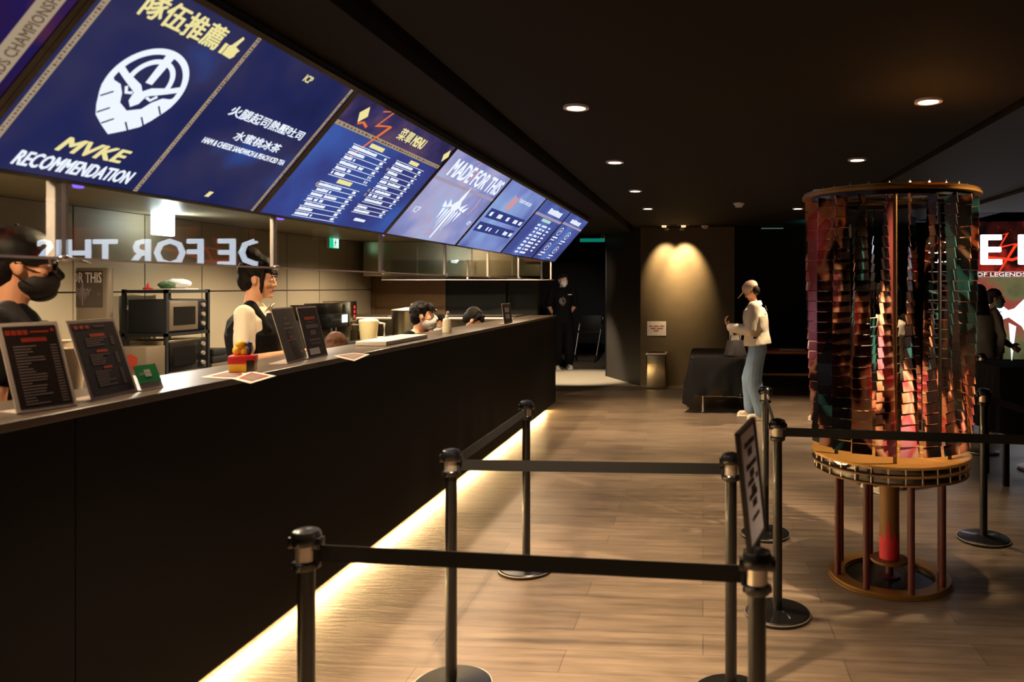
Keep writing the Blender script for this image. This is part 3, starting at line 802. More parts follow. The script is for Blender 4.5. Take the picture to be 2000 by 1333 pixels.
yy = worktop_at(640, -4.3)
t = thing('coffee_machine', 'black coffee machine with a small lit display', 'coffee machine', (-4.6, yy, .862))
d = worktop_at(683, -4.3) - yy - .12
B().box((0, 0, 0), (.3, d, .02), bev=.003).box((0, 0, .02), (.12, d, .42), bev=.01).box((0, 0, .26), (.34, d, .42), bev=.012).build('body', 'capblack', t)
B().box((0, .02, .42), (.28, d - .02, .54), bev=.01).build('bean_hopper', 'darksteel', t)
B().box((.34, d * .62, .31), (.346, d * .95, .405), bev=.002).build('display', 'silver', t)
for q in (.3, .55): B().tube([(.28, d * q, .27), (.28, d * q, .20), (.27, d * q, .17)], .012).build('spout', 'chrome', t)
B().box((.14, .05, .02), (.33, d - .05, .05), bev=.004).build('drip_tray', 'steel', t)
yy = worktop_at(684, -4.25)
d = worktop_at(699, -4.25) - yy
t = thing('hot_water_dispenser', 'tall steel dispenser with red lit digits', 'dispenser', (-4.6, yy, .862))
B().box((0, 0, 0), (.35, d - .02, .56), bev=.008).build('body', 'steel', t)
B().box((.35, d * .3, .33), (.354, d * .7, .55)).build('control_panel', 'capblack', t, False)
b = B()
for k in range(3): b.box((.354, d * .42, .36 + k * .055), (.357, d * .58, .395 + k * .055))
b.build('digits', emis('red_digits', (255, 50, 50), 1.5), t, False)
B().tube([(.35, d * .5, .27), (.42, d * .5, .27), (.42, d * .5, .2)], .014).build('tap', 'chrome', t)
B().lathe([(0, 0), (.02, 0), (.024, .03), (0, .03)], (.42, d * .5, .28), 14).build('tap_lever', 'black', t)
yy = worktop_at(590, -4.35)
t = thing('coffee_grinder', 'dark grinder standing left of the black coffee machine', 'coffee grinder', (-4.6, yy, .862))
B().box((0, 0, 0), (.25, .35, .36), bev=.02).build('body', 'black', t)
B().lathe([(.05, 0), (.10, .12), (.105, .17), (0, .17)], (.12, .2, .36), 24).build('hopper', 'darksteel', t)
B().box((.25, .08, .2), (.29, .28, .25), bev=.004).build('spout', 'chrome', t)
pj = onx(720, 668, -3.55)
t = thing('kitchen_shelf', 'dark worktop island carrying the blender jug and steel pot', 'worktop', (-3.8, pj.y - .6, 0))
B().box((0, 0, .86), (.75, 2.0, pj.z), bev=.004).build('worktop', 'black', t)
B().box((.03, .03, 0), (.72, 1.97, .86)).build('cabinet', 'darksteel', t, False)
t = thing('blender_jug', 'cream plastic blender jug with a handle', 'jug', (pj.x, pj.y, pj.z + .001))
B().lathe([(0, 0), (.07, 0), (.085, .03), (.10, .20), (.105, .22), (.098, .22), (.08, .03), (0, .02)], seg=28).build('jug', mat('cream_plastic', (225, 205, 150), .3, var=.05), t)
B().lathe([(0, .22), (.10, .22), (.095, .235), (.03, .245), (0, .245)], seg=28).build('lid', 'paper', t)
B().tube([(.09, .03, .2), (.15, .05, .19), (.15, .05, .05), (.085, .03, .04)], .014).build('handle', 'paper', t)
pp = onz(768, 662, pj.z)
t = thing('stock_pot', 'wide stainless pot beside the cream blender jug', 'pot', (-3.35, pj.y + .75, pj.z + .001))
B().lathe([(0, 0), (.24, 0), (.25, .01), (.25, .30), (.255, .31), (.245, .31), (.24, .02), (0, .01)], seg=48).build('pot', 'steel', t)
B().lathe([(.255, .312), (.25, .32), (.1, .345), (0, .35)], seg=48).build('lid', 'chrome', t)
B().tube([(-.05, 0, .345), (-.03, 0, .38), (.03, 0, .38), (.05, 0, .345)], .008).build('lid_handle', 'chrome', t)
for s_ in (1, -1): B().tube([(s_ * .25, -.06, .24), (s_ * .29, -.05, .24), (s_ * .29, .05, .24), (s_ * .25, .06, .24)], .008).build('side_handle', 'chrome', t)

# ------------------------------------------------------------------ things on the ledge
LZ = 1.227


def sign(corn, label, kind, big=True):
    """acrylic sheet leaning back on the ledge; corners in the order bottom-left, bottom-right, height"""
    (bl, br, tl) = corn
    a, b_ = onz(*bl, LZ), onz(*br, LZ); w = (b_ - a).length; dx = (b_ - a).normalized()
    back = Vector((-dx.y, dx.x, 0))
    # find height/lean so the top left corner meets its pixel
    best = None
    for hh in [x * .005 for x in range(24, 90)]:
        for ln in range(0, 50, 2):
            p = a + (back * math.sin(math.radians(ln)) + Vector((0, 0, 1)) * math.cos(math.radians(ln))) * hh
            f = -sY * p.x + cY * p.y; r = cY * p.x + sY * p.y
            e = (PX0 + FPX * r / f - tl[0]) ** 2 + (PY0 - FPX * (p.z - EYE) / f - tl[1]) ** 2
            if best is None or e < best[0]: best = (e, hh, ln)
    _, h, ln = best
    R_ = Matrix((dx, back * math.sin(math.radians(ln)) + Vector((0, 0, 1)) * math.cos(math.radians(ln)), Vector((0, 0, 0)))).transposed()
    up = R_.col[1]; nz = dx.cross(up)
    Mx = Matrix(((dx.x, up.x, nz.x, a.x), (dx.y, up.y, nz.y, a.y), (dx.z, up.z, nz.z, a.z), (0, 0, 0, 1)))
    t = thing('acrylic_menu_stand', label, 'menu stand', M4=Mx, group='acrylic menu stands on the ledge')
    m = .012 if big else .008
    B().box((0, 0.001, -.003), (w, h, 0.0), bev=.001).build('acrylic_sheet', 'acry', t, False)
    B().box((0, .0, -.004), (w, .006, -.003)).poly([(0, -.0), (w, -.0), (w, .004), (0, .004)], -h * .3, 0, Matrix.Rotation(math.radians(ln - 0), 4, 'X')).build('foot', 'acry', t, False)
    B().poly([(m, m), (w - m, m), (w - m, h - m), (m, h - m)], .0, .0012).build('printed_sheet', 'print_', t, False)
    o_, g_, w2 = B(), B(), B(); W2, H2 = w - 2 * m, h - 2 * m
    def X(u): return m + u * W2
    def Y(v): return m + v * H2
    def q(bb, u0, v0, u1, v1, z=.0014): bb.poly([(X(u0), Y(v0)), (X(u1), Y(v0)), (X(u1), Y(v1)), (X(u0), Y(v1))], z, z + .0006)
    if kind == 'list':
        for u in (.03, .14, .25, .36): q(o_, u, .89, u + .09, .95)
        q(o_, .5, .91, .85, .935); q(o_, .3, .80, .78, .85); q(o_, .9, .92, .96, .96)
        for k in range(21):
            v = .74 - k * .035
            q(g_, .12, v, .12 + random.uniform(.18, .55), v + .014); q(g_, .82, v, .95, v + .014)
    elif kind == 'three':
        for u in (.05, .17, .3): q(o_, u, .92, u + .08, .965)
        q(g_, .48, .935, .75, .952); q(o_, .33, .80, .68, .845); q(o_, .38, .58, .64, .615); q(o_, .42, .35, .62, .385)
        for (v0, n) in ((.77, 4), (.54, 5), (.31, 7)):
            for k in range(n): q(g_, .2, v0 - k * .032, random.uniform(.45, .72), v0 - k * .032 + .018); q(g_, .78, v0 - k * .032, .86, v0 - k * .032 + .018)
    elif kind == 'centre':
        for k, v in enumerate((.80, .70, .61, .52, .44, .38, .30)): q(g_, .5 - .05 - .09 * (k % 3), v, .5 + .05 + .09 * (k % 3), v + .025)
        q(o_, .42, .40, .52, .47); q(g_, .75, .12, .88, .16)
    elif kind == 'qr':
        q(o_, .22, .76, .78, .82); q(g_, .3, .70, .7, .72); q(g_, .2, .58, .85, .66); q(g_, .35, .44, .65, .54); q(g_, .2, .32, .8, .36); q(g_, .25, .25, .78, .28)
        q(w2, .08, .04, .62, .17)
    else:
        for (u0, v0) in ((.25, .55), (.25, .2)):
            q(w2, u0, v0, u0 + .5, v0 + .25)
    for nm, mm, bb in (('orange_heading', 'orange' if kind != 'list' else 'dimorange', o_), ('text_lines', 'greyprint', g_), ('white_label', 'whiteprint', w2)):
        if len(bb.bm.verts): bb.build(nm, mm, t, False)
        else: bb.bm.free()
    return t


sign(((33, 810), (152, 793), (-8, 633)), 'nearest acrylic menu sheet with a long list and rust heading', 'list')
sign(((180, 784), (270, 765), (128, 628)), 'acrylic menu sheet with three short orange-headed lists', 'three')
sign(((562, 712), (601, 700), (527, 603)), 'acrylic sheet with centred lines before the woman in white sleeves', 'centre', False)
sign(((604, 702), (641, 694), (578, 600)), 'acrylic sheet with a white label near its foot beside the woman', 'qr', False)
sign(((985, 633), (1001, 630), (979, 593)), 'small framed notice at the far end of the counter ledge', 'notice', False)
a, b_ = onz(278, 765, LZ), onz(320, 757, LZ)
t = thing('payment_sign', 'small green payment sign on a clear stand on the ledge', 'sign', (a.x, a.y, LZ), math.atan2(b_.y - a.y, b_.x - a.x))
w = (b_ - a).length; T = Matrix.Rotation(math.radians(68), 4, 'X')
B().box((0, 0, -.002), (w, .095, 0), T).box((0, 0, 0), (w, .05, .003)).build('clear_stand', 'acry', t, False)
B().box((.0, .028, 0), (w, .095, .002), T).build('green_card', 'green', t, False)
B().text('LINE', .012, .058, .009, .022, .002, T=T).box((.04, .05, .002), (.068, .076, .003), T).build('logo', 'whiteprint', t, False)
B().text('Pay', .044, .057, .011, .02, .0035, T=T).build('lettering', 'green', t, False)
# papers, toy
def sheet(pts, label, z=LZ):
    P_ = [onz(x, y, z) for x, y in pts]; c = sum(P_, Vector()) / len(P_)
    t = thing('menu_sheet', label, 'paper', (c.x, c.y, z), group='loose printed sheets on the ledge')
    B().poly([(p.x - c.x, p.y - c.y) for p in P_], 0, .0015).build('sheet', 'paper', t, False)
    for k, mm in ((.72, 'dimorange'), (.5, 'greyprint')): B().poly([((p.x - c.x) * k, (p.y - c.y) * k) for p in P_], .0015 + (.5 / k) * .001, .002 + (.5 / k) * .001).build('print', mm, t, False)
    return t


sheet([(392, 738), (450, 724), (482, 730), (478, 742)], 'printed sheet lying flat left of the red toy box')
sheet([(455, 741), (490, 726), (539, 735), (490, 750)], 'printed sheet poking over the ledge in front of the red toy box', LZ + .003)
sheet([(650, 696), (690, 690), (722, 693), (692, 706)], 'printed sheet poking over the ledge right of the clear signs')
t = thing('tablet', 'flat white tablet lying on the ledge near the masked man', 'tablet', onz(775, 668, LZ))
B().box((-.12, -.35, 0), (.08, .35, .028), bev=.004).build('slab', 'paper', t)
a = onz(475, 727, LZ)
t = thing('toy_box', 'yellow toy figure with a blue hat on a red box', 'toy', (a.x, a.y, LZ + .004), .4)
B().box((-.05, -.04, 0), (.05, .04, .035), bev=.003).build('amber_base', 'yellow', t)
B().box((-.052, -.042, .035), (.052, .042, .07), bev=.003).build('red_box', 'red', t)
B().box((.02, -.044, .0), (.05, -.041, .05)).build('label', 'capblack', t, False)
B().ell((-.02, 0, .09), (.022, .022, .024)).ell((.005, 0, .085), (.02, .02, .02)).ell((.02, .01, .1), (.018, .018, .02)).ell((-.01, 0, .115), (.022, .02, .02)).build('figure', 'yellow', t)
B().ell((.02, 0, .118), (.016, .016, .012)).ell((.025, -.01, .09), (.01, .012, .02)).build('hat', 'blue', t)
a = onz(874, 648, LZ)
pb_ = fwd(873, 650, 7.9)
t = thing('sanitizer_bottle', 'clear pump bottle of hand sanitizer between the bent staff', 'bottle', (pb_.x + .25, pb_.y, LZ))
t.location = onz(873, 650, LZ)
B().lathe([(0, 0), (.034, 0), (.036, .01), (.036, .09), (.03, .11), (.012, .12), (0, .12)], seg=24).build('bottle', mat('clear_gel', (235, 225, 190), .15), t)
B().lathe([(0, .12), (.014, .12), (.014, .14), (.004, .142), (.004, .165), (0, .165)], seg=16).build('collar', 'paper', t)
B().tube([(0, 0, .165), (0, .03, .168), (0, .045, .155)], .006).build('pump_nozzle', 'paper', t)
c_ = onz(138, 745, LZ)
for i, (q, dz) in enumerate((((140, 706), 0), ((132, 690), 0))):
    f = fwd(*q, 3.0 + .3 * i)
    tag(B().lathe([(0, 0), (.035, 0), (.05, .17), (.053, .172), (.048, .172), (.034, .01), (0, .01)], (f.x, f.y, 1.18 if i == 0 else 1.19), 24).build('paper_cup', 'whitecloth'),
        ('cream paper cup seen between the two nearest menu sheets', 'second cream cup just behind the one between the menu sheets')[i], 'cup', 'paper cups')
t = thing('cup_shelf', 'low steel shelf under the cream cups behind the ledge', 'shelf', (-2.55, 3.05, 1.15))
B().box((-.5, -.15, 0), (.22, .35, .02), bev=.003).build('shelf_board', 'steel', t)
for x in (-.47, .19): B().box((x, -.1, -.27), (x + .02, .3, 0)).build('leg', 'steel', t)

# ------------------------------------------------------------------ queue barriers
BZ = .893


def make_stanchion(label, loc):
    t = thing('queue_stanchion', label, 'stanchion', loc, group='retractable belt stanchions')
    B().lathe([(0, 0), (.15, 0), (.158, .004), (.158, .012), (.153, .015), (.156, .018), (.15, .023), (.05, .03), (.03, .034), (0, .034)], seg=56).build('base', 'pole', t)
    B().ring(.1535, .1595, .0145, .018, seg=56).build('rim_trim', 'chrome', t)
    B().lathe([(0, .03), (.0225, .03), (.0225, .855), (0, .855)], seg=28).build('pole', 'pole', t)
    h = B().lathe([(0, .85), (.031, .85), (.033, .855), (.033, .868), (.030, .872), (0, .872)], seg=28); h.box((-.036, -.012, .852), (.036, .012, .868), bev=.003)
    h.build('lower_collar', 'capblack', t)
    B().lathe([(0, .868), (.0265, .868), (.0265, .918), (0, .918)], seg=28).build('chrome_sleeve', 'chrome', t)
    b = B().lathe([(0, .915), (.036, .915), (.038, .92), (.038, .94), (.033, .951), (.018, .957), (0, .958)], seg=28)
    b.box((-.045, -.014, .905), (-.02, .014, .935), bev=.003).box((.02, -.014, .905), (.045, .014, .935), bev=.003)
    b.build('cap', 'capblack', t)
    return t


def belt(t, to, dz=0., sag=0., half=.0215):
    """black webbing from this post's cassette to the next post; follows a shallow sag"""
    a = Vector(t.location); v = Vector(to) - a; v.z = 0; L = v.length; d = v.normalized(); n = Vector((-d.y, d.x, 0)) * .0012
    b = B(); N = 14; prev = None
    for i in range(N + 1):
        u = i / N; c = d * (.036 + (L - .072) * u); z = BZ - sag * 4 * u * (1 - u) + dz * u
        q = [b.bm.verts.new((c + n * s_) + Vector((0, 0, z + w))) for s_, w in ((1, -half), (1, half), (-1, half), (-1, -half))]
        if prev:
            for k in range(4): b.bm.faces.new((prev[k], prev[(k + 1) % 4], q[(k + 1) % 4], q[k]))
        else: b.bm.faces.new(q)
        prev = q
    b.bm.faces.new(prev[::-1])
    for u, s_ in ((.03, 1), (L - .03, -1)):
        c = d * u
        b.tube([c + Vector((0, 0, BZ - .026)), c + Vector((0, 0, BZ + .026))], .009, 8)
    b.build('belt', 'belt', t, False)


st = {}
ST = [('LN', (-1.052, 1.90), 'nearest stanchion on the counter side of the queue lane'),
      ('LM', (-.995, 2.875), 'second stanchion on the counter side of the queue lane'),
      ('LB', (-.995, 4.13), 'farthest stanchion on the counter side of the queue lane'),
      ('RN', (.132, 1.835), 'nearest stanchion on the right, holding the framed sign'),
      ('RM', (.108, 2.89), 'black stanchion just behind the edge-on framed sign'),
      ('RF', (.362, 3.65), 'stanchion whose long belt crosses in front of the mirror sculpture'),
      ('RB', (.40, 4.82), 'stanchion between the white-jacketed customer and the framed sign'),
      ('FR', (1.765, 4.83), 'stanchion with a broad base right of the mirror sculpture')]
S0 = make_stanchion(ST[0][2], (*ST[0][1], 0)); st['LN'] = S0
for k, (x, y), lb in ST[1:]: st[k] = dup(S0, (x, y, 0), label=lb)
p = onz(1917, 690, .958); st['FF'] = dup(S0, (p.x, p.y, 0), label='distant stanchion behind the woman in the long grey skirt')
p = onz(2026, 918, 0); st['EE'] = dup(S0, (p.x, p.y, 0), label='stanchion at the right edge of view, only its base showing')
for o in st.values(): o.rotation_euler = (0, 0, random.uniform(-.05, .05))
for o in st.values(): o.rotation_euler = (0, 0, 0)
belt(st['LN'], (.132, 1.835, 0)); belt(st['LM'], (.108, 2.89, 0)); belt(st['LM'], (-.995, 4.13, 0))
belt(st['RB'], (.362, 3.65, 0)); belt(st['RF'], (2.35, 3.45, 0), 0, .0); belt(st['FR'], (2.9, 4.3, 0), 0, .10)
belt(st['FF'], (4.2, 7.0, 0), 0, .04)
dup(S0, (2.40, 3.445, 0), label='stanchion beyond the right edge of view holding the long belt')
# framed sign clipped on the right near post
lat0 = fwd(1440, 845, 1.80); lat1 = fwd(1472, 813, 1.955); bt0 = fwd(1462, 1085, 1.80); bt1 = fwd(1492, 1036, 1.955)
dx = (lat1 - lat0); W_ = dx.length; dx.normalize(); dv = (lat0 - bt0); H_ = dv.length; dv.normalize(); nz = dx.cross(dv).normalized(); dv = nz.cross(dx).normalized()
Mx = Matrix(((dx.x, dv.x, nz.x, bt0.x), (dx.y, dv.y, nz.y, bt0.y), (dx.z, dv.z, nz.z, bt0.z), (0, 0, 0, 1)))
t = thing('framed_sign', 'thin black-framed notice clipped on top of the nearest right stanchion', 'sign', M4=Mx)
b = B().box((0, 0, -.004), (W_, .010, .008)).box((0, H_ - .010, -.004), (W_, H_, .008)).box((0, .01, -.004), (.010, H_ - .01, .008)).box((W_ - .01, .01, -.004), (W_, H_ - .01, .008))
b.build('frame', 'capblack', t, False)
B().box((.01, .01, -.002), (W_ - .01, H_ - .01, .003)).build('poster', mat('lilac_poster', (238, 230, 242), .35, var=.06, scale=6), t, False)
g = B()
for y0 in (.245, .19, .15, .115): glyphs(g, .05, y0, .10, .014, 5, .0032); g.poly([(.075, y0 - .025), (.115, y0 - .025), (.115, y0 - .006), (.075, y0 - .006)], .0032, .004)
glyphs(g, .06, .06, .07, .01, 5, .0032)
g.build('text_lines', 'print_', t, False)
B().box((W_ * .4, -.03, -.006), (W_ * .6, .0, .006), bev=.002).build('clip', 'capblack', t)

# ------------------------------------------------------------------ mirror sculpture
SX, SY_ = 1.024, 4.18


def tile_mat():  # reflected colours and highlights are painted into the tiles' base colour
    m = mat('mirror_tile_painted_reflections', (40, 24, 18), .24, .55); nt = m.node_tree; b = nt.nodes['Principled BSDF']; L = nt.links
    tc = nt.nodes.new('ShaderNodeTexCoord'); mp = nt.nodes.new('ShaderNodeMapping'); mp.inputs['Location'].default_value = (3.3, 1.2, .4); mp.inputs['Scale'].default_value = (2.2, 2.2, 1.3)
    n = nt.nodes.new('ShaderNodeTexNoise'); n.inputs['Scale'].default_value = 1.5; n.inputs['Detail'].default_value = 2.2; n.inputs['Distortion'].default_value = .8
    r = nt.nodes.new('ShaderNodeValToRGB'); cr = r.color_ramp
    for i in range(6): cr.elements.new(.5)
    for el, (p_, c) in zip(cr.elements, [(.36, (70, 130, 125)), (.40, (26, 24, 30)), (.50, (34, 22, 18)), (.55, (74, 42, 30)), (.575, (235, 150, 110)), (.61, (250, 205, 170)), (.645, (232, 96, 100)), (.70, (240, 150, 165))]): el.position = p_; el.color = lin(c)
    L.new(tc.outputs['Object'], mp.inputs[0]); L.new(mp.outputs[0], n.inputs['Vector']); L.new(n.outputs['Fac'], r.inputs[0]); L.new(r.outputs[0], b.inputs['Base Color'])
    return m


M['tile_m'] = tile_mat()
t = thing('mirror_sculpture', 'tall round sculpture of twisting copper mirror strips on a rod stand', 'sculpture', (SX, SY_, 0))
B().ring(.235, .325, .0, .012, seg=64).build('floor_plate', 'brassd', t)
B().ring(.24, .318, .012, .024, seg=64).ring(.30, .329, .004, .009, seg=64).build('base_ring', 'brass', t)
B().lathe([(0, .001), (.236, .001), (.236, .004), (0, .004)], seg=48).build('dark_disc', 'capblack', t)
for k in range(8):
    a = math.radians(-90 + 8 + 45 * k); x, y = .29 * math.cos(a), .29 * math.sin(a)
    B().lathe([(0, .024), (.017, .024), (.017, .62), (0, .62)], (x, y, 0), 20).build('rod', 'rod', t)
B().lathe([(0, .004), (.06, .004), (.06, .012), (.02, .016), (.02, .09), (.0, .09)], seg=32).build('inner_foot', 'rod', t)
B().lathe([(0, .09), (.10, .09), (.10, .105), (0, .105)], seg=40).build('inner_plate', 'brassd', t)
core = B().lathe([(0, .105), (.052, .105), (.052, .60), (0, .60)], seg=40).build('core_tube', 'brassd', t)
b = B(); N = 48; rr = .0535
tops = [.20 + .02 * math.sin(k * 1.3) for k in range(N)]
for k in range(N):
    h_ = .22 + max(0, .06 * noise.noise(Vector((k * .55, 0, 0)))) + (.10 if k in (33, 34) else .05 if k % 7 == 3 else 0)
    tops[k] = h_
for k in range(N):
    a0, a1 = 2 * PI * k / N, 2 * PI * (k + 1) / N; h0, h1 = tops[k], tops[(k + 1) % N]
    q = [b.bm.verts.new((rr * math.cos(a), rr * math.sin(a), z)) for a, z in ((a0, .107), (a1, .107), (a1, h1), (a0, h0))]; b.bm.faces.new(q)
b.build('paint_drips', 'redpaint', core)
for z0, z1, ro, mm, nm in ((.600, .608, .405, 'brassd', 'lower_disc'), (.645, .653, .415, 'brassd', 'middle_disc'), (.688, .700, .418, 'brass', 'upper_disc')):
    B().ring(.30 if z0 < .68 else .02, ro, z0, z1, seg=80).build(nm, mm, t)
for z0, z1 in ((.608, .645), (.653, .688)):
    B().ring(.385, .392, z0, z1, seg=80).build('glass_band', 'clear', t)
    B().ring(.32, .33, z0, z1, seg=80).build('inner_band', 'capblack', t)
    b = B()
    for k in range(30):
        a = 2 * PI * (k + .3) / 30; b.tube([(.398 * math.cos(a), .398 * math.sin(a), z0), (.398 * math.cos(a), .398 * math.sin(a), z1)], .004, 8)
    o = b.build('spacer_pins', 'chrome', t); o['kind'] = 'stuff'
Z0, Z1 = .775, 2.045
NS, NT = 22, 24
for k in range(NS):
    A = 2 * PI * (k + .5) / NS; b = B()
    cx, cy = .405 * math.cos(A), .405 * math.sin(A)
    for i in range(NT):
        u = i / (NT - 1); z = Z0 + (Z1 - Z0) * u; hh = (Z1 - Z0) / NT * .5
        tw = math.radians(8 + 76 * (u ** .8)) + .12 * math.sin(A * 2)
        w = .050
        T = Matrix.Translation((cx, cy, z)) @ Matrix.Rotation(A + PI / 2 + tw, 4, 'Z') @ Matrix.Rotation(math.radians(-9), 4, 'X')
        b.box((-w, -.0012, -hh * .98), (w, .0012, hh * .98), T)
    b.build('mirror_strip', 'tile_m', t, False)
B().ring(.36, .47, 2.085, 2.098, seg=96).ring(.36, .462, 2.101, 2.112, seg=96).build('top_ring', 'brass', t)
B().ring(.34, .43, 2.06, 2.085, seg=96).build('hanger_ring', 'capblack', t)
for k in range(6):
    a = 2 * PI * (k + .35) / 6; B().lathe([(0, .70), (.010, .70), (.010, 2.07), (0, 2.07)], (.33 * math.cos(a), .33 * math.sin(a), 0), 14).build('upright', 'brassd' if k == 4 else 'darksteel', t)
B().lathe([(0, .70), (.03, .70), (.03, 2.07), (0, 2.07)], seg=24).build('centre_post', 'rod', t)
for k in range(3):
    a = PI * k / 3 + .2; B().box((-.35, -.015, 2.07), (.35, .015, 2.084), Matrix.Rotation(a, 4, 'Z')).build('cross_bar', 'capblack', t)
b = B()
for k in range(26):
    a = 2 * PI * (k + .5) / 26; b.lathe([(.006, 0), (.006, .008), (.0015, .012), (0, .026)], (.41 * math.cos(a), .41 * math.sin(a), 2.112), 8)
b.build('fixing_pins', 'chrome', t)['kind'] = 'stuff'

# ------------------------------------------------------------------ LED wall of the hall
LY = 13.2
WX0, WX1, WZ0, WZ1 = 2.92, 9.6, .35, 2.72
t = thing('video_wall', 'huge glowing video wall reading MADE FOR THIS', 'video wall', (WX0, LY, 0))
B().box((-.04, .0, 0), (WX1 - WX0 + .04, .10, WZ1 + .04)).build('casing', 'black', t, False)
TW = Matrix.Translation((-WX0, -.002, 0)) @ Matrix.Rotation(PI / 2, 4, 'X')
TP_ = TW


def wpoly(pts, z0=.0, z1=.002): return B().poly(pts, z0, z1, TW)


wpoly([(WX0, 1.86), (WX1, 1.86), (WX1, WZ1), (WX0, WZ1)]).build('upper_picture', display('wall_ember', [(.35, (16, 8, 8)), (.5, (50, 16, 12)), (.62, (150, 36, 26)), (.72, (60, 20, 16))], 2.4, 1., 5., detail=8), t, False)
wpoly([(WX0, WZ0), (WX1, WZ0), (WX1, 1.76), (WX0, 1.76)]).build('lower_picture', display('wall_olive', [(.35, (60, 64, 44)), (.5, (104, 100, 66)), (.62, (150, 60, 54)), (.72, (120, 116, 90))], 1.1, 1., 2., detail=6), t, False)
wpoly([(WX0, 1.76), (WX1, 1.76), (WX1, 1.86), (WX0, 1.86)]).build('caption_band', display('wall_band', [(.4, (90, 30, 22)), (.6, (130, 50, 34))], 2, 1., 1.), t, False)
B().text('MADE FOR THIS', 3.02, 1.985, .50, 5.7, .004, bold=.05, T=TW).build('lettering', 'bigwhite', t, False, flip=False)
B().text('LEAGUE OF LEGENDS CHAMPIONSHIP PACIFIC', 4.15, 1.775, .068, 3.0, .004, bold=.03, T=TW).build('caption', 'bigdim', t, False, flip=False)
b = B()
for (a_, b2) in ((1.765, 1.768), (1.852, 1.856)): b.poly([(WX0, a_), (WX1, a_), (WX1, b2), (WX0, b2)], .003, .004, TW)
b.build('caption_rule', 'bigdim', t, False)
b = B()
ecx = 6.0
for s_ in (1, -1):
    for pts in ([(0, 1.0), (.05, .5), (.35, .2), (1.0, .0), (.9, -.2), (.5, -.05), (.15, -.3), (.0, -.6)],
                [(.45, .1), (.95, .12), (1.25, .75), (1.0, .42), (.7, .3)], [(.3, -.3), (.5, -.2), (.42, -1.3)], [(.65, -.2), (.9, -.2), (.75, -.95)], [(1.0, -.1), (1.25, -.05), (1.15, -.65)]):
        q = [(ecx - .45 + s_ * x * .62, 1.1 + y * .62) for x, y in pts]
        b.poly(q[::s_], .003, .004, TW)
b.build('crest', 'silver', t, False)
b = B(); bolt(b, 5.0, 2.45, 2.2, .0022, .05); bolt(b, 6.4, 2.35, 2.2, .0022, .05); b.stroke([(4.9, 2.1), (5.3, 2.06), (5.7, 2.2), (6.2, 2.32), (6.8, 2.3)], .05, .0022, .003)
for k in range(90): x_, z_ = random.uniform(WX0, WX1), random.uniform(1.9, 2.68); r_ = random.uniform(.004, .014); b.poly([(x_ - r_, z_), (x_, z_ - r_), (x_ + r_, z_), (x_, z_ + r_)], .0022, .003)
b.build('sparks', 'wallred', t, False, T=TW)['kind'] = 'stuff'

# ------------------------------------------------------------------ things along the end wall
p = onz(1283, 757); t = thing('waste_bin', 'brushed steel waste bin under the white wall notice', 'bin', (p.x, FARY - .17, 0))
B().box((-.155, -.14, 0), (.155, .14, .53), bev=.02, seg=3).build('body', 'steel', t)
B().box((-.165, -.15, .53), (.165, .15, .56), bev=.01, seg=3).build('rim', 'chrome', t)
B().box((-.13, -.115, .556), (.13, .115, .566), bev=.004).build('swing_lid', 'darksteel', t)
a, b_ = ony(1264, 656, FARY), ony(1301, 628, FARY)
t = thing('wall_notice', 'white paper notice taped to the lit end wall', 'notice', (a.x, FARY - .003, a.z))
T = Matrix.Rotation(PI / 2, 4, 'X'); w, h = b_.x - a.x, b_.z - a.z
B().box((0, 0, 0), (w, h, .002), T).build('sheet', 'paper', t, False)
g = B()
for k, (u0, u1) in enumerate(((.1, .92), (.2, .85), (.35, .6))): glyphs(g, w * u0, h * (.62 - .16 * k), w * (u1 - u0), h * .09, None, .0022)
g.build('text_lines', 'dimorange', t, False, T=T)
# draped table
a = onz(1378, 806)
t = thing('draped_table', 'low table under a black cloth beside the white-jacketed customer', 'table', (.27, 10.25, 0))
TX, TYa, TYb, TH = .42, -.78, .58, .70
B().box((-TX, TYa, TH - .03), (TX, TYb, TH), bev=.006).build('table_top', 'black', t)
for s_ in (-1, 1):
    yy = TYa + .03 if s_ < 0 else TYb - .05
    B().tube([(-.27, yy, .0), (-.27, yy, .20), (.27, yy, .20), (.27, yy, 0)], .014, 8).build('leg_frame', 'whitemetal', t)
    B().box((-.02, yy - .012, .2), (.02, yy + .012, TH - .03)).build('leg', 'black', t, False)
cb = B(); n1 = 60
outl = []
for i in range(n1):
    a_ = 2 * PI * i / n1; cx_, cy_ = math.cos(a_), math.sin(a_)
    sc_ = 1 / max(abs(cx_), abs(cy_)); outl.append((cx_ * sc_, cy_ * sc_))
rings = []
for lv, (ex, z) in enumerate(((0.0, TH + .004), (.9, TH + .005), (1.0, TH + .003), (1.03, TH - .02), (1.08, .55), (1.14, .38), (1.20, .0))):
    ring_ = []
    for i, (x, y) in enumerate(outl):
        corner = (abs(x) > .85 and abs(y) > .85)
        drop = .27 + .05 * math.sin(i * .9) - (.20 if corner else 0) - (.0)
        zz = z if lv < 6 else drop
        if lv >= 4: zz = max(zz, drop) if lv < 6 else drop
        f_ = ex + (0.0 if lv < 4 else .035 * math.sin(i * 2.1) * (lv - 3) / 3)
        px_, py_ = x * TX * min(f_, 1.) + (x * (f_ - 1) * .5 if f_ > 1 else 0), y * (TYb - TYa) / 2 * min(f_, 1.) + (y * (f_ - 1) * .5 if f_ > 1 else 0)
        ring_.append(cb.bm.verts.new((px_, py_ + (TYa + TYb) / 2, zz)))
    rings.append(ring_)
for r0, r1 in zip(rings, rings[1:]):
    for i in range(n1): cb.bm.faces.new((r0[i], r0[(i + 1) % n1], r1[(i + 1) % n1], r1[i]))
o = cb.build('table_cloth', 'cloth', None); o.location = t.location; tag(o, 'black cloth hanging in folds over the low table', 'tablecloth')
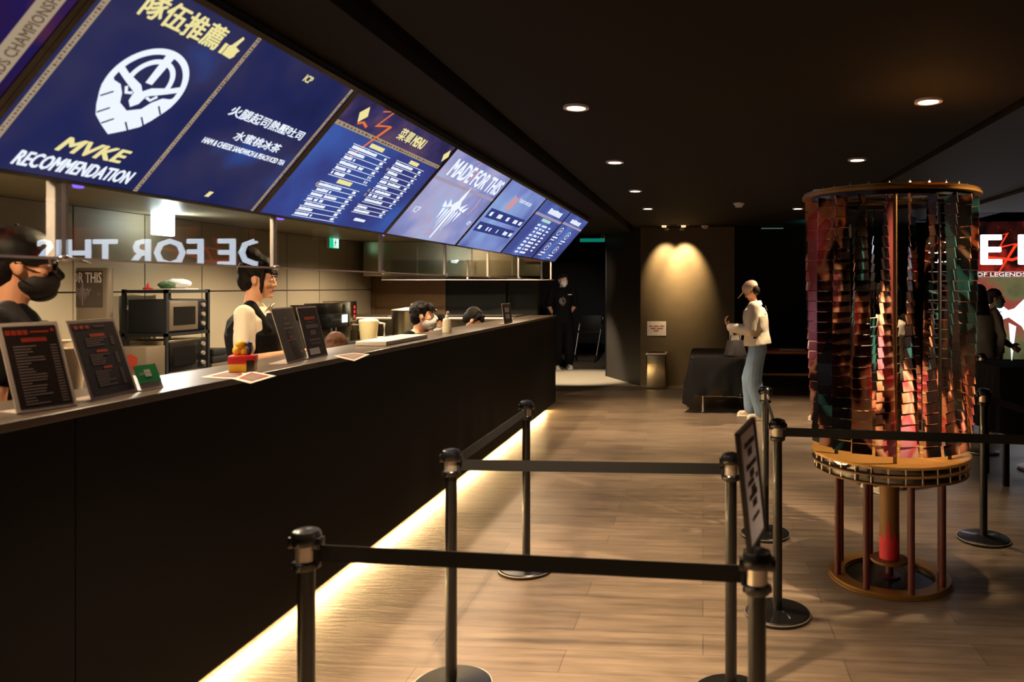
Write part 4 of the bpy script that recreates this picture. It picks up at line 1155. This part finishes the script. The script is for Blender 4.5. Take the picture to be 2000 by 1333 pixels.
pa = ony(1515, 690, 11.2)
t = thing('wooden_table', 'dark table with an orange-brown edge behind the customer', 'table', (1.1, 11.2, 0))
B().box((-.75, -.3, .62), (1.4, .35, .66), bev=.004).build('table_top', mat('orange_wood', (150, 78, 40), .4, var=.2, scale=5), t)
for x in (-.7, 1.3):
    for y in (-.25, .28): B().box((x, y, 0), (x + .05, y + .05, .62)).build('leg', 'black', t, False)
B().box((-.55, -.25, .30), (1.3, -.22, .33)).build('rail', 'brassd', t, False)
tag(B().box((pa.x + .05, 11.0, .661), (pa.x + .42, 11.25, .668), bev=.002).build('open_booklet', 'paper'), 'white booklet lying on the wooden table edge', 'booklet')
# things on the draped table
a = fwd(1437, 700, 9.35)
t = thing('tote_bag', 'black shoulder bag standing on the draped table', 'bag', (a.x, a.y + .15, .706), .3)
b = B().loft([((0, 0, .0), .14, .07), ((0, 0, .02), .15, .075), ((0, 0, .12), .13, .05), ((0, 0, .20), .11, .02), ((0, 0, .205), .10, .012)], 24).noise(.01, 14); b.build('bag', 'vest', t)
b = B().tube([(-.07, 0, .195), (-.05, 0, .30), (0, 0, .34), (.05, 0, .30), (.07, 0, .195)], .006).build('handle', 'black', t)
a = ony(1425, 672, 9.9)
t = thing('paper_stand', 'white card standing on the draped table behind the bag', 'card', (a.x, 9.9, .706))
B().box((0, 0, 0), (.15, .004, .26), Matrix.Rotation(-.1, 4, 'X')).build('card', 'paper', t, False)
B().box((.02, 0, 0), (.13, .08, .004)).build('foot', 'paper', t, False)
# folding chair leaning in the passage
def pc(px, py, Y): return ony(px, py, Y)


c0 = pc(1146, 695, 15.6)
t = thing('folding_ladder', 'folded black chair frame with pale metal rails in the passage', 'folding chair', (c0.x, 15.6, 0))
q = {}
for nm, (px, py) in dict(bl=(1124, 694), br=(1166, 694), tl=(1133, 616), tr=(1176, 620), ml=(1128, 648), mr=(1172, 650)).items():
    v = pc(px, py, 15.6); q[nm] = Vector((v.x - c0.x, 0, max(.0, v.z)))
zb = q['bl'].z
for a_, b2 in (('bl', 'tl'), ('br', 'tr')): B().tube([q[a_] - Vector((0, .1, 0)), q[b2] + Vector((0, .12, 0))], .013, 10).build('side_rail', 'chrome', t)
for a_, b2 in (('bl', 'tl'), ('br', 'tr')): B().tube([Vector((q[a_].x - .02, .25, 0)), q[b2] + Vector((0, .05, -.05))], .011, 10).build('leg', 'darksteel', t)
for a_, s_ in (('bl', -1), ('br', 1)): B().tube([q[a_] - Vector((0, .1, 0)), Vector((q[a_].x - .03, -.13, 0))], .013, 10).build('foot_rail', 'darksteel', t)
b = B(); b.box((q['ml'].x, .0, q['ml'].z - .02), (q['mr'].x, .05, q['ml'].z + .02)); b.build('cross_bar', 'darksteel', t)
B().box((q['bl'].x, -.12, zb - .02), (q['br'].x, -.08, zb + .02)).build('seat_edge', 'darksteel', t)
B().box((q['ml'].x + .04, .04, q['ml'].z), (q['tr'].x - .02, .07, q['tl'].z), bev=.01).build('backrest', 'black', t)

# black draped high table at the right edge
a = onz(1950, 702, .96)
t = thing('high_table', 'chest-high table under black cloth before the masked woman', 'table', (ony(1950, 700, 6.07).x + .52, 6.35, 0))
B().box((-.5, -.28, .93), (.9, .28, .955), bev=.006).build('table_top', 'black', t)
for x in (-.45, .83):
    for y in (-.22, .20): B().box((x, y, 0), (x + .04, y + .04, .93)).build('leg', 'darksteel', t, False)
cb = B(); outl = []; n1 = 64; rings = []
for i in range(n1):
    a_ = 2 * PI * i / n1; sc_ = 1 / max(abs(math.cos(a_)), abs(math.sin(a_))); outl.append((math.cos(a_) * sc_, math.sin(a_) * sc_))
for lv, (ex, z) in enumerate(((0, .958), (.95, .959), (1.0, .958), (1.0, .93), (1.0, .7), (1.0, .44))):
    rings.append([cb.bm.verts.new((.2 + x * (.71 * min(1, ex) + (.02 + .02 * math.sin(i * 1.7)) * max(0, lv - 3)), y * (.285 * min(1, ex) + (.02 + .02 * math.sin(i * 1.7)) * max(0, lv - 3)), z - (.06 * (x * .5 + .5) if lv == 5 else 0))) for i, (x, y) in enumerate(outl)])
for r0, r1 in zip(rings, rings[1:]):
    for i in range(n1): cb.bm.faces.new((r0[i], r0[(i + 1) % n1], r1[(i + 1) % n1], r1[i]))
o = cb.build('table_cloth', 'cloth'); o.location = t.location; tag(o, 'black cloth over the chest-high table at the right edge', 'tablecloth')

# ------------------------------------------------------------------ people
def ik(a, c, l1, l2, pole):
    a, c = Vector(a), Vector(c); d = c - a; L = min(d.length, (l1 + l2) * .999); d.normalize()
    x = (l1 * l1 - l2 * l2 + L * L) / (2 * L); h = math.sqrt(max(0, l1 * l1 - x * x)); p = Vector(pole); p = (p - d * p.dot(d)).normalized()
    return a + d * x + p * h, a + d * L


def hand(b, w, d, n, side, curl=25):
    """palm, four bent fingers of unequal length and a thumb; w wrist, d along the hand, n out of the palm"""
    w, d, n = Vector(w), Vector(d).normalized(), Vector(n); n = (n - d * n.dot(d)).normalized(); x = d.cross(n) * side
    Rm = Matrix((x, d, n)).transposed().to_4x4(); Tm = Matrix.Translation(w) @ Rm
    b.ell((0, .045, 0), (.038, .052, .015), T=Tm, seg=16)
    for i, (fx, fl) in enumerate(((.028, .072), (.009, .080), (-.010, .075), (-.028, .058))):
        p = Vector((fx, .085, 0)); dirv = Vector((fx * .6, 1, 0)).normalized(); r = .0088
        for j in range(3):
            a_ = math.radians(curl * (j + 1) * .8); dd = Vector((dirv.x, math.cos(a_), math.sin(a_))).normalized(); q = p + dd * fl * (.42, .32, .26)[j]
            b.cap(p, r, q, r * .92, 8, Tm); p = q; r *= .93
    b.cap((.028, .02, .002), .012, (.056, .048, .014), .0105, 8, Tm); b.cap((.056, .048, .014), .0105, (.062, .080, .020), .009, 8, Tm)


def person(label, loc, heading, H=1.7, lean=0., drop=0., shift=0., head=(0, 0), arms=None, female=False, skin='skin', vox=.008,
           top=None, vest=None, legs=None, skirt=None, shoes='rubberwhite', hair='short', haircol='hair', cap=None, mask=None, glasses=False,
           feet=((-.1, 0), (.1, 0)), curl=30, group=None, jacket=False, headoff=(0, 0), width=1., extra=None):
    s = H / 1.7; S = Matrix.Scale(s, 4)
    t = thing('person', label, 'person', (loc[0], loc[1], 0), math.radians(heading - 90), group)
    pel = Vector((0, shift, .93 - drop)); th = math.radians(lean); RL = Matrix.Rotation(-th, 3, 'X')
    def U(x, y, z): return pel + RL @ (Vector((x, y, z)) - Vector((0, 0, .93)))
    wa, ch, nk = U(0, .0, 1.07), U(0, .0, 1.27), U(0, -.012, 1.435)
    hd = nk + Vector((headoff[0], .035 + .04 * math.sin(th) + headoff[1], .148 - .03 * math.sin(th)))
    sw = (.155 if female else .178) * width
    sh = {q: U(q * sw, -.01, 1.385) for q in (-1, 1)}
    arms = arms or {-1: ((-.24, -.02, 1.12), (-.22, .08, .88)), 1: ((.24, -.02, 1.12), (.22, .08, .88))}
    hip = {q: pel + Vector((q * .088, 0, -.05)) for q in (-1, 1)}
    kn, an = {}, {}
    for q, f in zip((-1, 1), feet): kn[q], an[q] = ik(hip[q], (f[0], f[1], .085), .41, .40, (0.1 * q, 1, 0))
    b = B()
    rw = .150 * width
    tor = [(pel + Vector((0, 0, -.10)), .10, .08), (pel, .150 * width, .105), (wa, .122 * width, .088), (ch, rw, .105), (U(0, 0, 1.36), rw * .98, .088), (U(0, 0, 1.41), .09, .06), (nk + Vector((0, 0, .01)), .052, .05)]
    b.loft(tor, 24)
    b.cap(nk + Vector((0, 0, -.05)), .054 if not female else .047, hd + Vector((0, -.02, -.06)), .05 if not female else .043)
    ar = (.043, .037, .026) if not female else (.037, .031, .022)
    for q in (-1, 1):
        e, w = Vector(arms[q][0]), Vector(arms[q][1])
        b.cap(sh[q], ar[0] + .008, e, ar[1]); b.cap(e, ar[1], w, ar[2]); d = (w - e).normalized()
        pn = arms[q][2] if len(arms[q]) > 2 else (-q, 0, 0); hdv = arms[q][3] if len(arms[q]) > 3 else d
        hand(b, w + d * .01, hdv, pn, -q if Vector(pn).x * 1 == 0 else 1 * q, curl)
        b.cap(hip[q], .082, kn[q], .054); b.cap(kn[q], .054, an[q], .038)
        b.cap(an[q], .036, an[q] + Vector((0, .10, -.05)), .03)
    HM = Matrix.Translation(hd) @ Matrix.Rotation(math.radians(head[0]), 4, 'Z') @ Matrix.Rotation(-math.radians(head[1]), 4, 'X')
    k = .95 if female else 1.
    HM = HM @ Matrix.Scale(k, 4)
    b.ell((0, -.012, .035), (.074, .094, .084), T=HM)
    b.loft([((0, .012, .055), .055, .06), ((0, .016, .03), .067, .074), ((0, .018, .0), .066, .073), ((0, .022, -.035), .060, .066), ((0, .03, -.07), .049, .055), ((0, .04, -.095), .034, .042), ((0, .048, -.112), .018, .026)], 24, HM)
    b.cap((-.034, .078 if not female else .073, .028), .011, (.034, .078, .026), .011, T=HM)
    nq = .985 if female else 1.; b.cap((0, .086 * nq, .012), .008, (0, .108 * (.95 if female else 1), -.024), .0095 if female else .0115, T=HM); b.ell((.011, .094, -.028), (.008, .010, .007), T=HM); b.ell((-.011, .094, -.028), (.008, .010, .007), T=HM)
    b.ell((0, .084, -.056), (.024, .012, .010), T=HM); b.ell((0, .082, -.09), (.02, .014, .014), T=HM)
    for q in (-1, 1):
        b.ell((q * .045, .06, -.02), (.022, .022, .022), T=HM)
        b.ell((q * .074, -.002, -.006), (.010, .019, .031), rot=(.2, 0, q * -.35), T=HM)
    b.remesh('body', skin, t, vox, 3, S)
    SH_ = S @ HM
    for q in (-1, 1): B().ell((q * .031, .0835, .008), (.0135, .0075, .0075), T=SH_, seg=12).build('eye', 'eye', t); 
    for q in (-1, 1): B().ell((q * .031, .0905, .008), (.0055, .003, .006), T=SH_, seg=10).build('iris', 'iris', t)
    b = B()
    for q in (-1, 1): b.tube([(q * .015, .0935, .026), (q * .032, .094, .033), (q * .048, .083, .029)], .0035, 6, T=SH_)
    b.build('eyebrows', haircol, t)
    if not mask: B().ell((0, .0945, -.053), (.019, .006, .0035), T=SH_, seg=14).ell((0, .0935, -.060), (.016, .006, .0045), T=SH_, seg=14).build('lips', 'lip', t)
    # hair
    if hair:
        b = B(); b.ell((0, -.052, .0), (.079, .062, .085), T=HM)
        if not cap: b.ell((0, -.022, .048), (.085, .100, .086), T=HM)
        if hair in ('short', 'shaggy') and not cap:
            for i in range(26 if hair == 'shaggy' else 14):
                a_ = i * 2.4; rr_ = .03 + .055 * ((i * 7) % 10) / 10; b.cap((rr_ * math.cos(a_), rr_ * math.sin(a_) - .01, .105 - rr_ * .4), .022, (rr_ * 1.35 * math.cos(a_), rr_ * 1.3 * math.sin(a_), .12 - rr_ * .7), .011, 8, HM)
            for x in (-.05, -.025, 0, .025, .05): b.cap((x, .05, .095), .022, (x * 1.15, .088, .052 - abs(x) * .25), .009, 8, HM)
            for q in (-1, 1): b.cap((q * .068, .02, .06), .02, (q * .073, .025, -.005), .007, 8, HM)
        if hair in ('bun', 'long', 'bob'):
            for x in (-.055, -.035, -.012, .012, .035, .055): b.cap((x, .052, .092), .021, (x * 1.1, .085, .045), .009, 8, HM)
            for q in (-1, 1): b.cap((q * .066, .035, .06), .018, (q * .072, .045, -.075), .006, 8, HM)
        if hair == 'bun': b.ell((0, -.065, .128), (.062, .065, .062), T=HM); b.cap((0, -.03, .09), .07, (0, -.06, .12), .06, 12, HM); b.ell((0, -.01, .075), (.085, .095, .075), T=HM)
        if hair == 'lowbun': b.ell((0, -.135, -.01), (.035, .035, .042), T=HM); b.cap((0, -.09, .0), .025, (0, -.13, -.01), .025, 8, HM)
        if hair == 'long':
            b.loft([((0, -.03, .05), .084, .08), ((0, -.05, -.05), .095, .07), ((0, -.075, -.16), .11, .06), ((0, -.085, -.30), .105, .05), ((0, -.08, -.40), .07, .03)], 20, HM)
        if hair == 'bob': b.loft([((0, -.03, .04), .085, .075), ((0, -.045, -.05), .092, .07), ((0, -.05, -.11), .08, .055)], 20, HM)
        b.remesh('hair', haircol, t, vox * .8, 2, S, .004, 40, 3.)
    if cap:
        b = B(); b.ell((0, -.014, .056), (.092, .112, .086), T=HM); b.loft([((0, -.02, .018), .086, .100), ((0, -.016, .03), .091, .108), ((0, -.014, .06), .091, .110)], 28, HM)
        o = b.remesh('cap_crown', cap, t, .006, 2, S)
        B().ell((0, .128, .040), (.070, .078, .006), rot=(-.28, 0, 0), T=SH_).build('cap_brim', cap, t); B().ell((0, -.014, .143), (.008, .008, .005), T=SH_, seg=10).build('cap_button', cap, t)
    if mask:
        b = B(); b.ell((0, .046, -.058), (.0665, .070, .052), T=HM); b.cap((0, .09, .0), .014, (0, .112, -.03), .016, T=HM); b.ell((0, .06, -.085), (.045, .05, .04), T=HM)
        b.remesh('face_mask', mask, t, .005, 2, S)
        b = B()
        for q in (-1, 1): b.tube([(q * .058, .075, -.03), (q * .074, .03, -.012), (q * .083, -.012, .012)], .0022, 6, T=SH_).tube([(q * .056, .06, -.085), (q * .072, .02, -.055), (q * .08, -.014, -.028)], .0022, 6, T=SH_)
        b.build('mask_loops', mask, t)
    if glasses:
        b = B()
        for q in (-1, 1):
            b.tube([(q * .034 + .025 * math.cos(a_ / 14 * 2 * PI), .103, .004 + .019 * math.sin(a_ / 14 * 2 * PI)) for a_ in range(15)], .0022, 6, T=SH_)
            b.tube([(q * .059, .101, .010), (q * .078, .05, .010), (q * .082, -.01, .006)], .0022, 6, T=SH_)
        b.tube([(-.010, .104, .008), (.010, .104, .008)], .002, 6, T=SH_); b.build('glasses', 'capblack', t)
    # clothes
    if top:
        col, sleeve, hem = top; ex = .020 if not jacket else .060
        b = B(); zlow = pel.z + hem
        rg = [(U(0, 0, .93 + hem), .150 * width + ex * (1.25 if jacket else 1), .108 + ex), (pel + RL @ Vector((0, 0, .05 if hem < .04 else hem + .01)), .148 * width + ex, .106 + ex), (wa, .128 * width + ex, .092 + ex), (ch, rw + ex * .9, .107 + ex * .8), (U(0, 0, 1.355), rw + ex * .6, .09 + ex * .7), (U(0, 0, 1.41), .105, .07), (nk + Vector((0, 0, -.012)), .066, .062)]
        b.loft(rg, 28)
        for q in (-1, 1):
            e, w = Vector(arms[q][0]), Vector(arms[q][1]); r0 = ar[0] + .008 + ex * .55; r1 = ar[1] + ex * (.7 if jacket else .9)
            if sleeve <= 1: b.cap(sh[q], r0, sh[q].lerp(e, sleeve), r1 + .004)
            else: b.cap(sh[q], r0, e, r1); b.cap(e, r1, e.lerp(w, min(.97, sleeve - 1)), ar[2] + ex * .55)
        b.remesh('jacket' if jacket else 'shirt', col, t, vox, 4, S, .007, 9., H)
        if jacket:
            B().loft([(U(0, -.035, 1.40), .088, .075), (U(0, -.03, 1.445), .075, .068), (U(0, -.03, 1.46), .07, .064)], 24).build('collar', col, t, T=S)
            B().box((-.02, -.0, -.012), (.02, .003, .012), Matrix.Translation(U(-(.150 * width + ex * 1.22), .01, .93 + hem + .10)) @ Matrix.Rotation(-PI / 2, 4, 'Z')).build('hem_label', 'capblack', t, T=S)
    if vest:
        b = B(); ex = .030
        b.loft([(pel + Vector((0, 0, -.05)), .150 * width + ex, .108 + ex), (pel + Vector((0, 0, .03)), .150 * width + ex, .108 + ex), (wa, .128 * width + ex, .094 + ex), (ch, rw + ex * .7, .118 + ex * .9), (U(0, 0, 1.35), rw * .82, .108 + ex * .8), (U(0, 0, 1.39), rw * .6, .085 + ex * .5)], 28)
        for q in (-1, 1): b.cap(U(q * .09, .08, 1.30), .036, U(q * .082, .0, 1.43), .034); b.cap(U(q * .09, -.08, 1.30), .036, U(q * .082, -.0, 1.43), .034)
        b.remesh('vest', vest, t, vox, 3, S, .005, 9., 2 + H)
    if legs:
        col, bag = legs; b = B()
        b.loft([(pel + Vector((0, 0, .10)), .132 * width, .098), (pel, .155 * width, .115), (pel + Vector((0, 0, -.10)), .150 * width, .11), (pel + Vector((0, 0, -.14)), .11, .09)], 24)
        for q in (-1, 1): b.cap(hip[q], .085 + bag * .6, kn[q], .060 + bag); b.cap(kn[q], .060 + bag, an[q] + Vector((0, 0, .03)), .048 + bag)
        b.remesh('trousers', col, t, vox, 4, S, .009, 8., 5 + H)
    if skirt:
        B().loft([(wa, .14, .11), (pel, .17, .13), (Vector((0, 0, .62)), .21, .17), (Vector((0, 0, .30)), .25, .20), (Vector((0, 0, .27)), .245, .195)], 40).noise(.02, 7).build('skirt', skirt, t, T=S)
    for q in (-1, 1):
        f = an[q]; b = B()
        b.cap((f.x, f.y - .035, .05), .038, (f.x + q * .008, f.y + .13, .04), .036); b.cap((f.x, f.y - .02, .07), .042, (f.x, f.y + .02, .09), .04); b.cap((f.x, f.y - .03, .028), .036, (f.x + q * .01, f.y + .14, .028), .036)
        o = b.remesh('shoe', shoes, t, .006, 2, S)
        B().box((f.x - .043, f.y - .075, 0), (f.x + .047, f.y + .175, .022), bev=.01).build('sole', 'rubberwhite' if shoes != 'black' else 'black', o, T=S)
    if extra: extra(t, U, HM, S)
    return t


# left man
def man_extra(t, U, HM, S):
    B().poly([(-.03, -.03), (.03, -.025), (.035, .0), (.0, .05), (-.02, .06), (-.015, .01)], 0, .004, Matrix.Translation(U(.238, -.02, 1.31)) @ Matrix.Rotation(PI / 2, 4, 'Z') @ Matrix.Rotation(PI / 2, 4, 'X')).build('orange_badge', 'orange', t, False, T=S)


c = fwd(42, 520, 2.75); H = 1.80; s_ = H / 1.7
hv = math.radians(38)
person('man in a dark cap, glasses and black mask behind the nearest menu sheets', (c.x - .03 * math.cos(hv), c.y - .03 * math.sin(hv)), 38, H, head=(4, 2), arms={-1: ((-.24, -.02, 1.12), (-.20, .2, 1.0)), 1: ((.24, -.02, 1.12), (.15, .17, .98))}, skin='skin2', vox=.006,
       top=('cloth', .6, -.05), vest='vest', legs=('cloth', .01), shoes='black', hair='short', cap='black', mask='blackmask', glasses=True, extra=man_extra)
# woman at the till
def woman_extra(t, U, HM, S):
    for q in (-1, 1): B().poly([(0, 0), (q * .07, -.02), (q * .05, .05), (q * .005, .03)][::q], 0, .005, Matrix.Translation(U(0, .075, 1.40)) @ Matrix.Rotation(math.radians(60), 4, 'X')).build('shirt_collar', 'whitecloth', t, False, T=S)


c = fwd(508, 545, 4.4)
hv = math.radians(20)
person('woman in white sleeves and a black vest working at the ledge', (c.x - .035 * math.cos(hv), c.y - .035 * math.sin(hv)), 20, 1.765, head=(-2, 8), female=True, vox=.006,
       arms={-1: ((-.19, .12, 1.15), (-.08, .26, 1.13)), 1: ((.185, .0, 1.135), (.11, .215, 1.165), (0, 0, -1))},
       top=('whitecloth', .72, -.04), vest='cloth', legs=('cloth', .01), shoes='black', hair='bun', extra=woman_extra)
# bent staff
def bent(label, px, py, f, H, heading, lean, headrot, **k):
    """staff leaning on the worktop; crouch is solved so the head lands where it is seen"""
    c = fwd(px, py, f); s = H / 1.7; th = math.radians(lean)
    off_y = .505 * math.sin(th) + .035 + .04 * math.sin(th) - .012 * math.cos(th); up = .505 * math.cos(th) + .148 - .03 * math.sin(th)
    drop = .93 + up - c.z / s; h_ = math.radians(heading)
    base = Vector((c.x, c.y, 0)) - Vector((math.cos(h_), math.sin(h_), 0)) * (off_y * s - .12 * s)
    return person(label, base, heading, H, lean=lean, drop=max(0, drop), shift=-.12, head=headrot, **k)


AB = {-1: ((-.24, .16, .86), (-.15, .34, .80)), 1: ((.24, .16, .86), (.15, .34, .80))}
bent('dark-haired man in a white mask leaning behind the ledge', 827, 619, 6.6, 1.74, 8, 32, (0, -2), arms=AB, top=('cloth', .6, -.04), legs=('cloth', .01), shoes='black', hair='shaggy', mask='whitemask', vox=.007)
bent('masked person half hidden behind the dark-haired masked man', 851, 634, 7.4, 1.66, 2, 38, (0, 6), arms=AB, female=True, top=('cloth', .6, -.04), legs=('cloth', .01), shoes='black', hair='short', mask='whitemask', haircol='hair', vox=.008)
bent('person with head bowed low at the far end of the ledge', 924, 627, 8.0, 1.74, 12, 42, (0, 42), arms=AB, top=('vest', .6, -.04), legs=('cloth', .01), shoes='black', hair='short', mask='blackmask', vox=.008)
bent('brown-haired person ducking low beside the clear signs', 656, 684, 5.35, 1.60, 60, 50, (50, 20), arms=AB, female=True, top=('cloth', .6, -.04), legs=('cloth', .01), shoes='black', hair='bob', haircol='brownhair', vox=.007)


# man in the passage
def pass_extra(t, U, HM, S):
    b = B()
    for k in range(9): a_ = k * 1.7; b.poly([(.02 * math.cos(a_) + .05 * math.cos(k), .06 * math.sin(a_)), (.06 * math.cos(a_ + .8), .09 * math.sin(a_ + .8)), (.04 * math.cos(a_ + 1.6) - .02, .05 * math.sin(a_ + 1.9))], 0, .003)
    b.build('shirt_print', 'greyprint', t, False, T=S @ Matrix.Translation(U(.03, .142, 1.20)) @ Matrix.Rotation(PI / 2, 4, 'X'))
    B().box((-.035, .0, -.008), (.035, .004, .008), Matrix.Translation(U(-.10, .135, 1.32))).build('chest_logo', 'whiteprint', t, False, T=S)


c = onz(1099, 721)
person('man in black with a white mask standing in the dark passage', (c.x, c.y), -68, 1.86, head=(12, 4), arms={-1: ((-.25, -.06, 1.14), (-.14, -.14, .95)), 1: ((.25, -.06, 1.14), (.14, -.14, .95))}, width=1.05,
       top=('cloth', .95, -.12), legs=('cloth', .03), hair='shaggy', mask='whitemask', feet=((-.11, 0), (.11, .03)), extra=pass_extra)
# customer in white


def cust_extra(t, U, HM, S):
    B().stroke([(.03 * math.cos(a_ / 10 * 2 * PI), .03 * math.sin(a_ / 10 * 2 * PI)) for a_ in range(11)], .006, 0, .003, T=Matrix.Translation(U(-.06, -.152, 1.36)) @ Matrix.Rotation(math.radians(70), 4, 'X')).build('back_print', 'greyprint', t, False, T=S)


c = onz(1480, 818)
person('customer in a cream jacket, pale cap and light jeans at the draped table', (c.x, c.y), 172, 1.66, lean=6, head=(0, 34), female=True, width=1.08, jacket=True, vox=.007,
       arms={1: ((.24, .06, 1.10), (.11, .33, 1.06), (0, -.2, 1), (-.1, .6, .9)), -1: ((-.23, .08, 1.11), (-.07, .34, 1.13), (0, -.4, .9), (.1, .5, .9))}, curl=34,
       top=('whitecloth', 1.93, -.01), legs=('jean', .040), hair='short', cap='cap', glasses=True, feet=((-.11, -.05), (.10, .09)), extra=cust_extra)
c = fwd(1434, 652, 9.02)
t = thing('mobile_phone', 'black phone held up by the customer in the cream jacket', 'phone', (c.x + .02, c.y, c.z + .01), 0, rot=(.2, -.5, .2))
B().box((-.035, -.004, -.02), (.035, .004, .12), bev=.003).build('phone_case', 'capblack', t)
B().box((-.031, -.0055, -.014), (.031, -.0045, .112)).build('phone_screen', 'darksteel', t, False)

# people beyond the sculpture
c = onz(1737, 957)
person('person in a white top and olive trousers behind the mirror sculpture', (c.x, c.y), 115, 1.64, head=(0, 0), female=True, top=('whitecloth', 1.9, -.03), legs=('olive', .035), hair='bob', feet=((-.14, -.03), (.15, .05)))
c = onz(1606, 826)
person('dark-clothed person with white shoes hidden behind the left of the sculpture', (c.x + .06, c.y), 172, 1.62, top=('cloth', 1.9, -.03), legs=('cloth', .02), hair='short', feet=((-.1, 0), (.1, .06)))
c = fwd(1945, 583, 8.6)
person('woman with glasses, teal mask and low bun facing the high table', (c.x - .03, c.y), -18, 1.57, head=(0, 6), female=True, top=('cloth', 1.93, -.03), legs=('cloth', .015), hair='lowbun', haircol='darkbrown', mask='tealmask', glasses=True,
       arms={-1: ((-.22, .02, 1.12), (-.12, .2, 1.0)), 1: ((.22, .02, 1.12), (.12, .2, 1.0))})
c = onz(1912, 848)
person('long-haired woman in a pale grey skirt seen from behind', (c.x, c.y), 80, 1.62, female=True, top=('greycloth', 1.9, .03), skirt='greycloth', hair='long')
c = fwd(2045, 640, 7.3)
person('dark-haired person cut off by the right edge of view', (c.x + .06, c.y + .05), 100, 1.55, female=True, top=('cloth', 1.9, -.03), legs=('cloth', .02), hair='long')

# ------------------------------------------------------------------ passage lamp and added unseen spots
spot('passage_lamp', (-2.45, 12.4, 2.5), 1100, 54, .6, (1, .88, .7), None, (-2.2, 12.9, 0), .05)
spot('added_hall_spot', (3.6, 7.2, 3.2), 120, 90, .8, (.92, .93, 1), None, (3.2, 7.4, 0), .1)  # unseen lamp added so the grey skirt shows
spot('added_sculpture_spot', (2.35, 3.1, 2.48), 950, 40, .6, (1, .72, .46), None, (1.05, 4.15, 1.3), .03)  # unseen spot added to brighten the mirror strips
spot('added_passage_spot', (-1.6, 11.2, 2.5), 260, 46, .8, (1, .88, .75), None, (-2.7, 14.3, 1.2), .05)  # unseen spot added to brighten the man in the passage
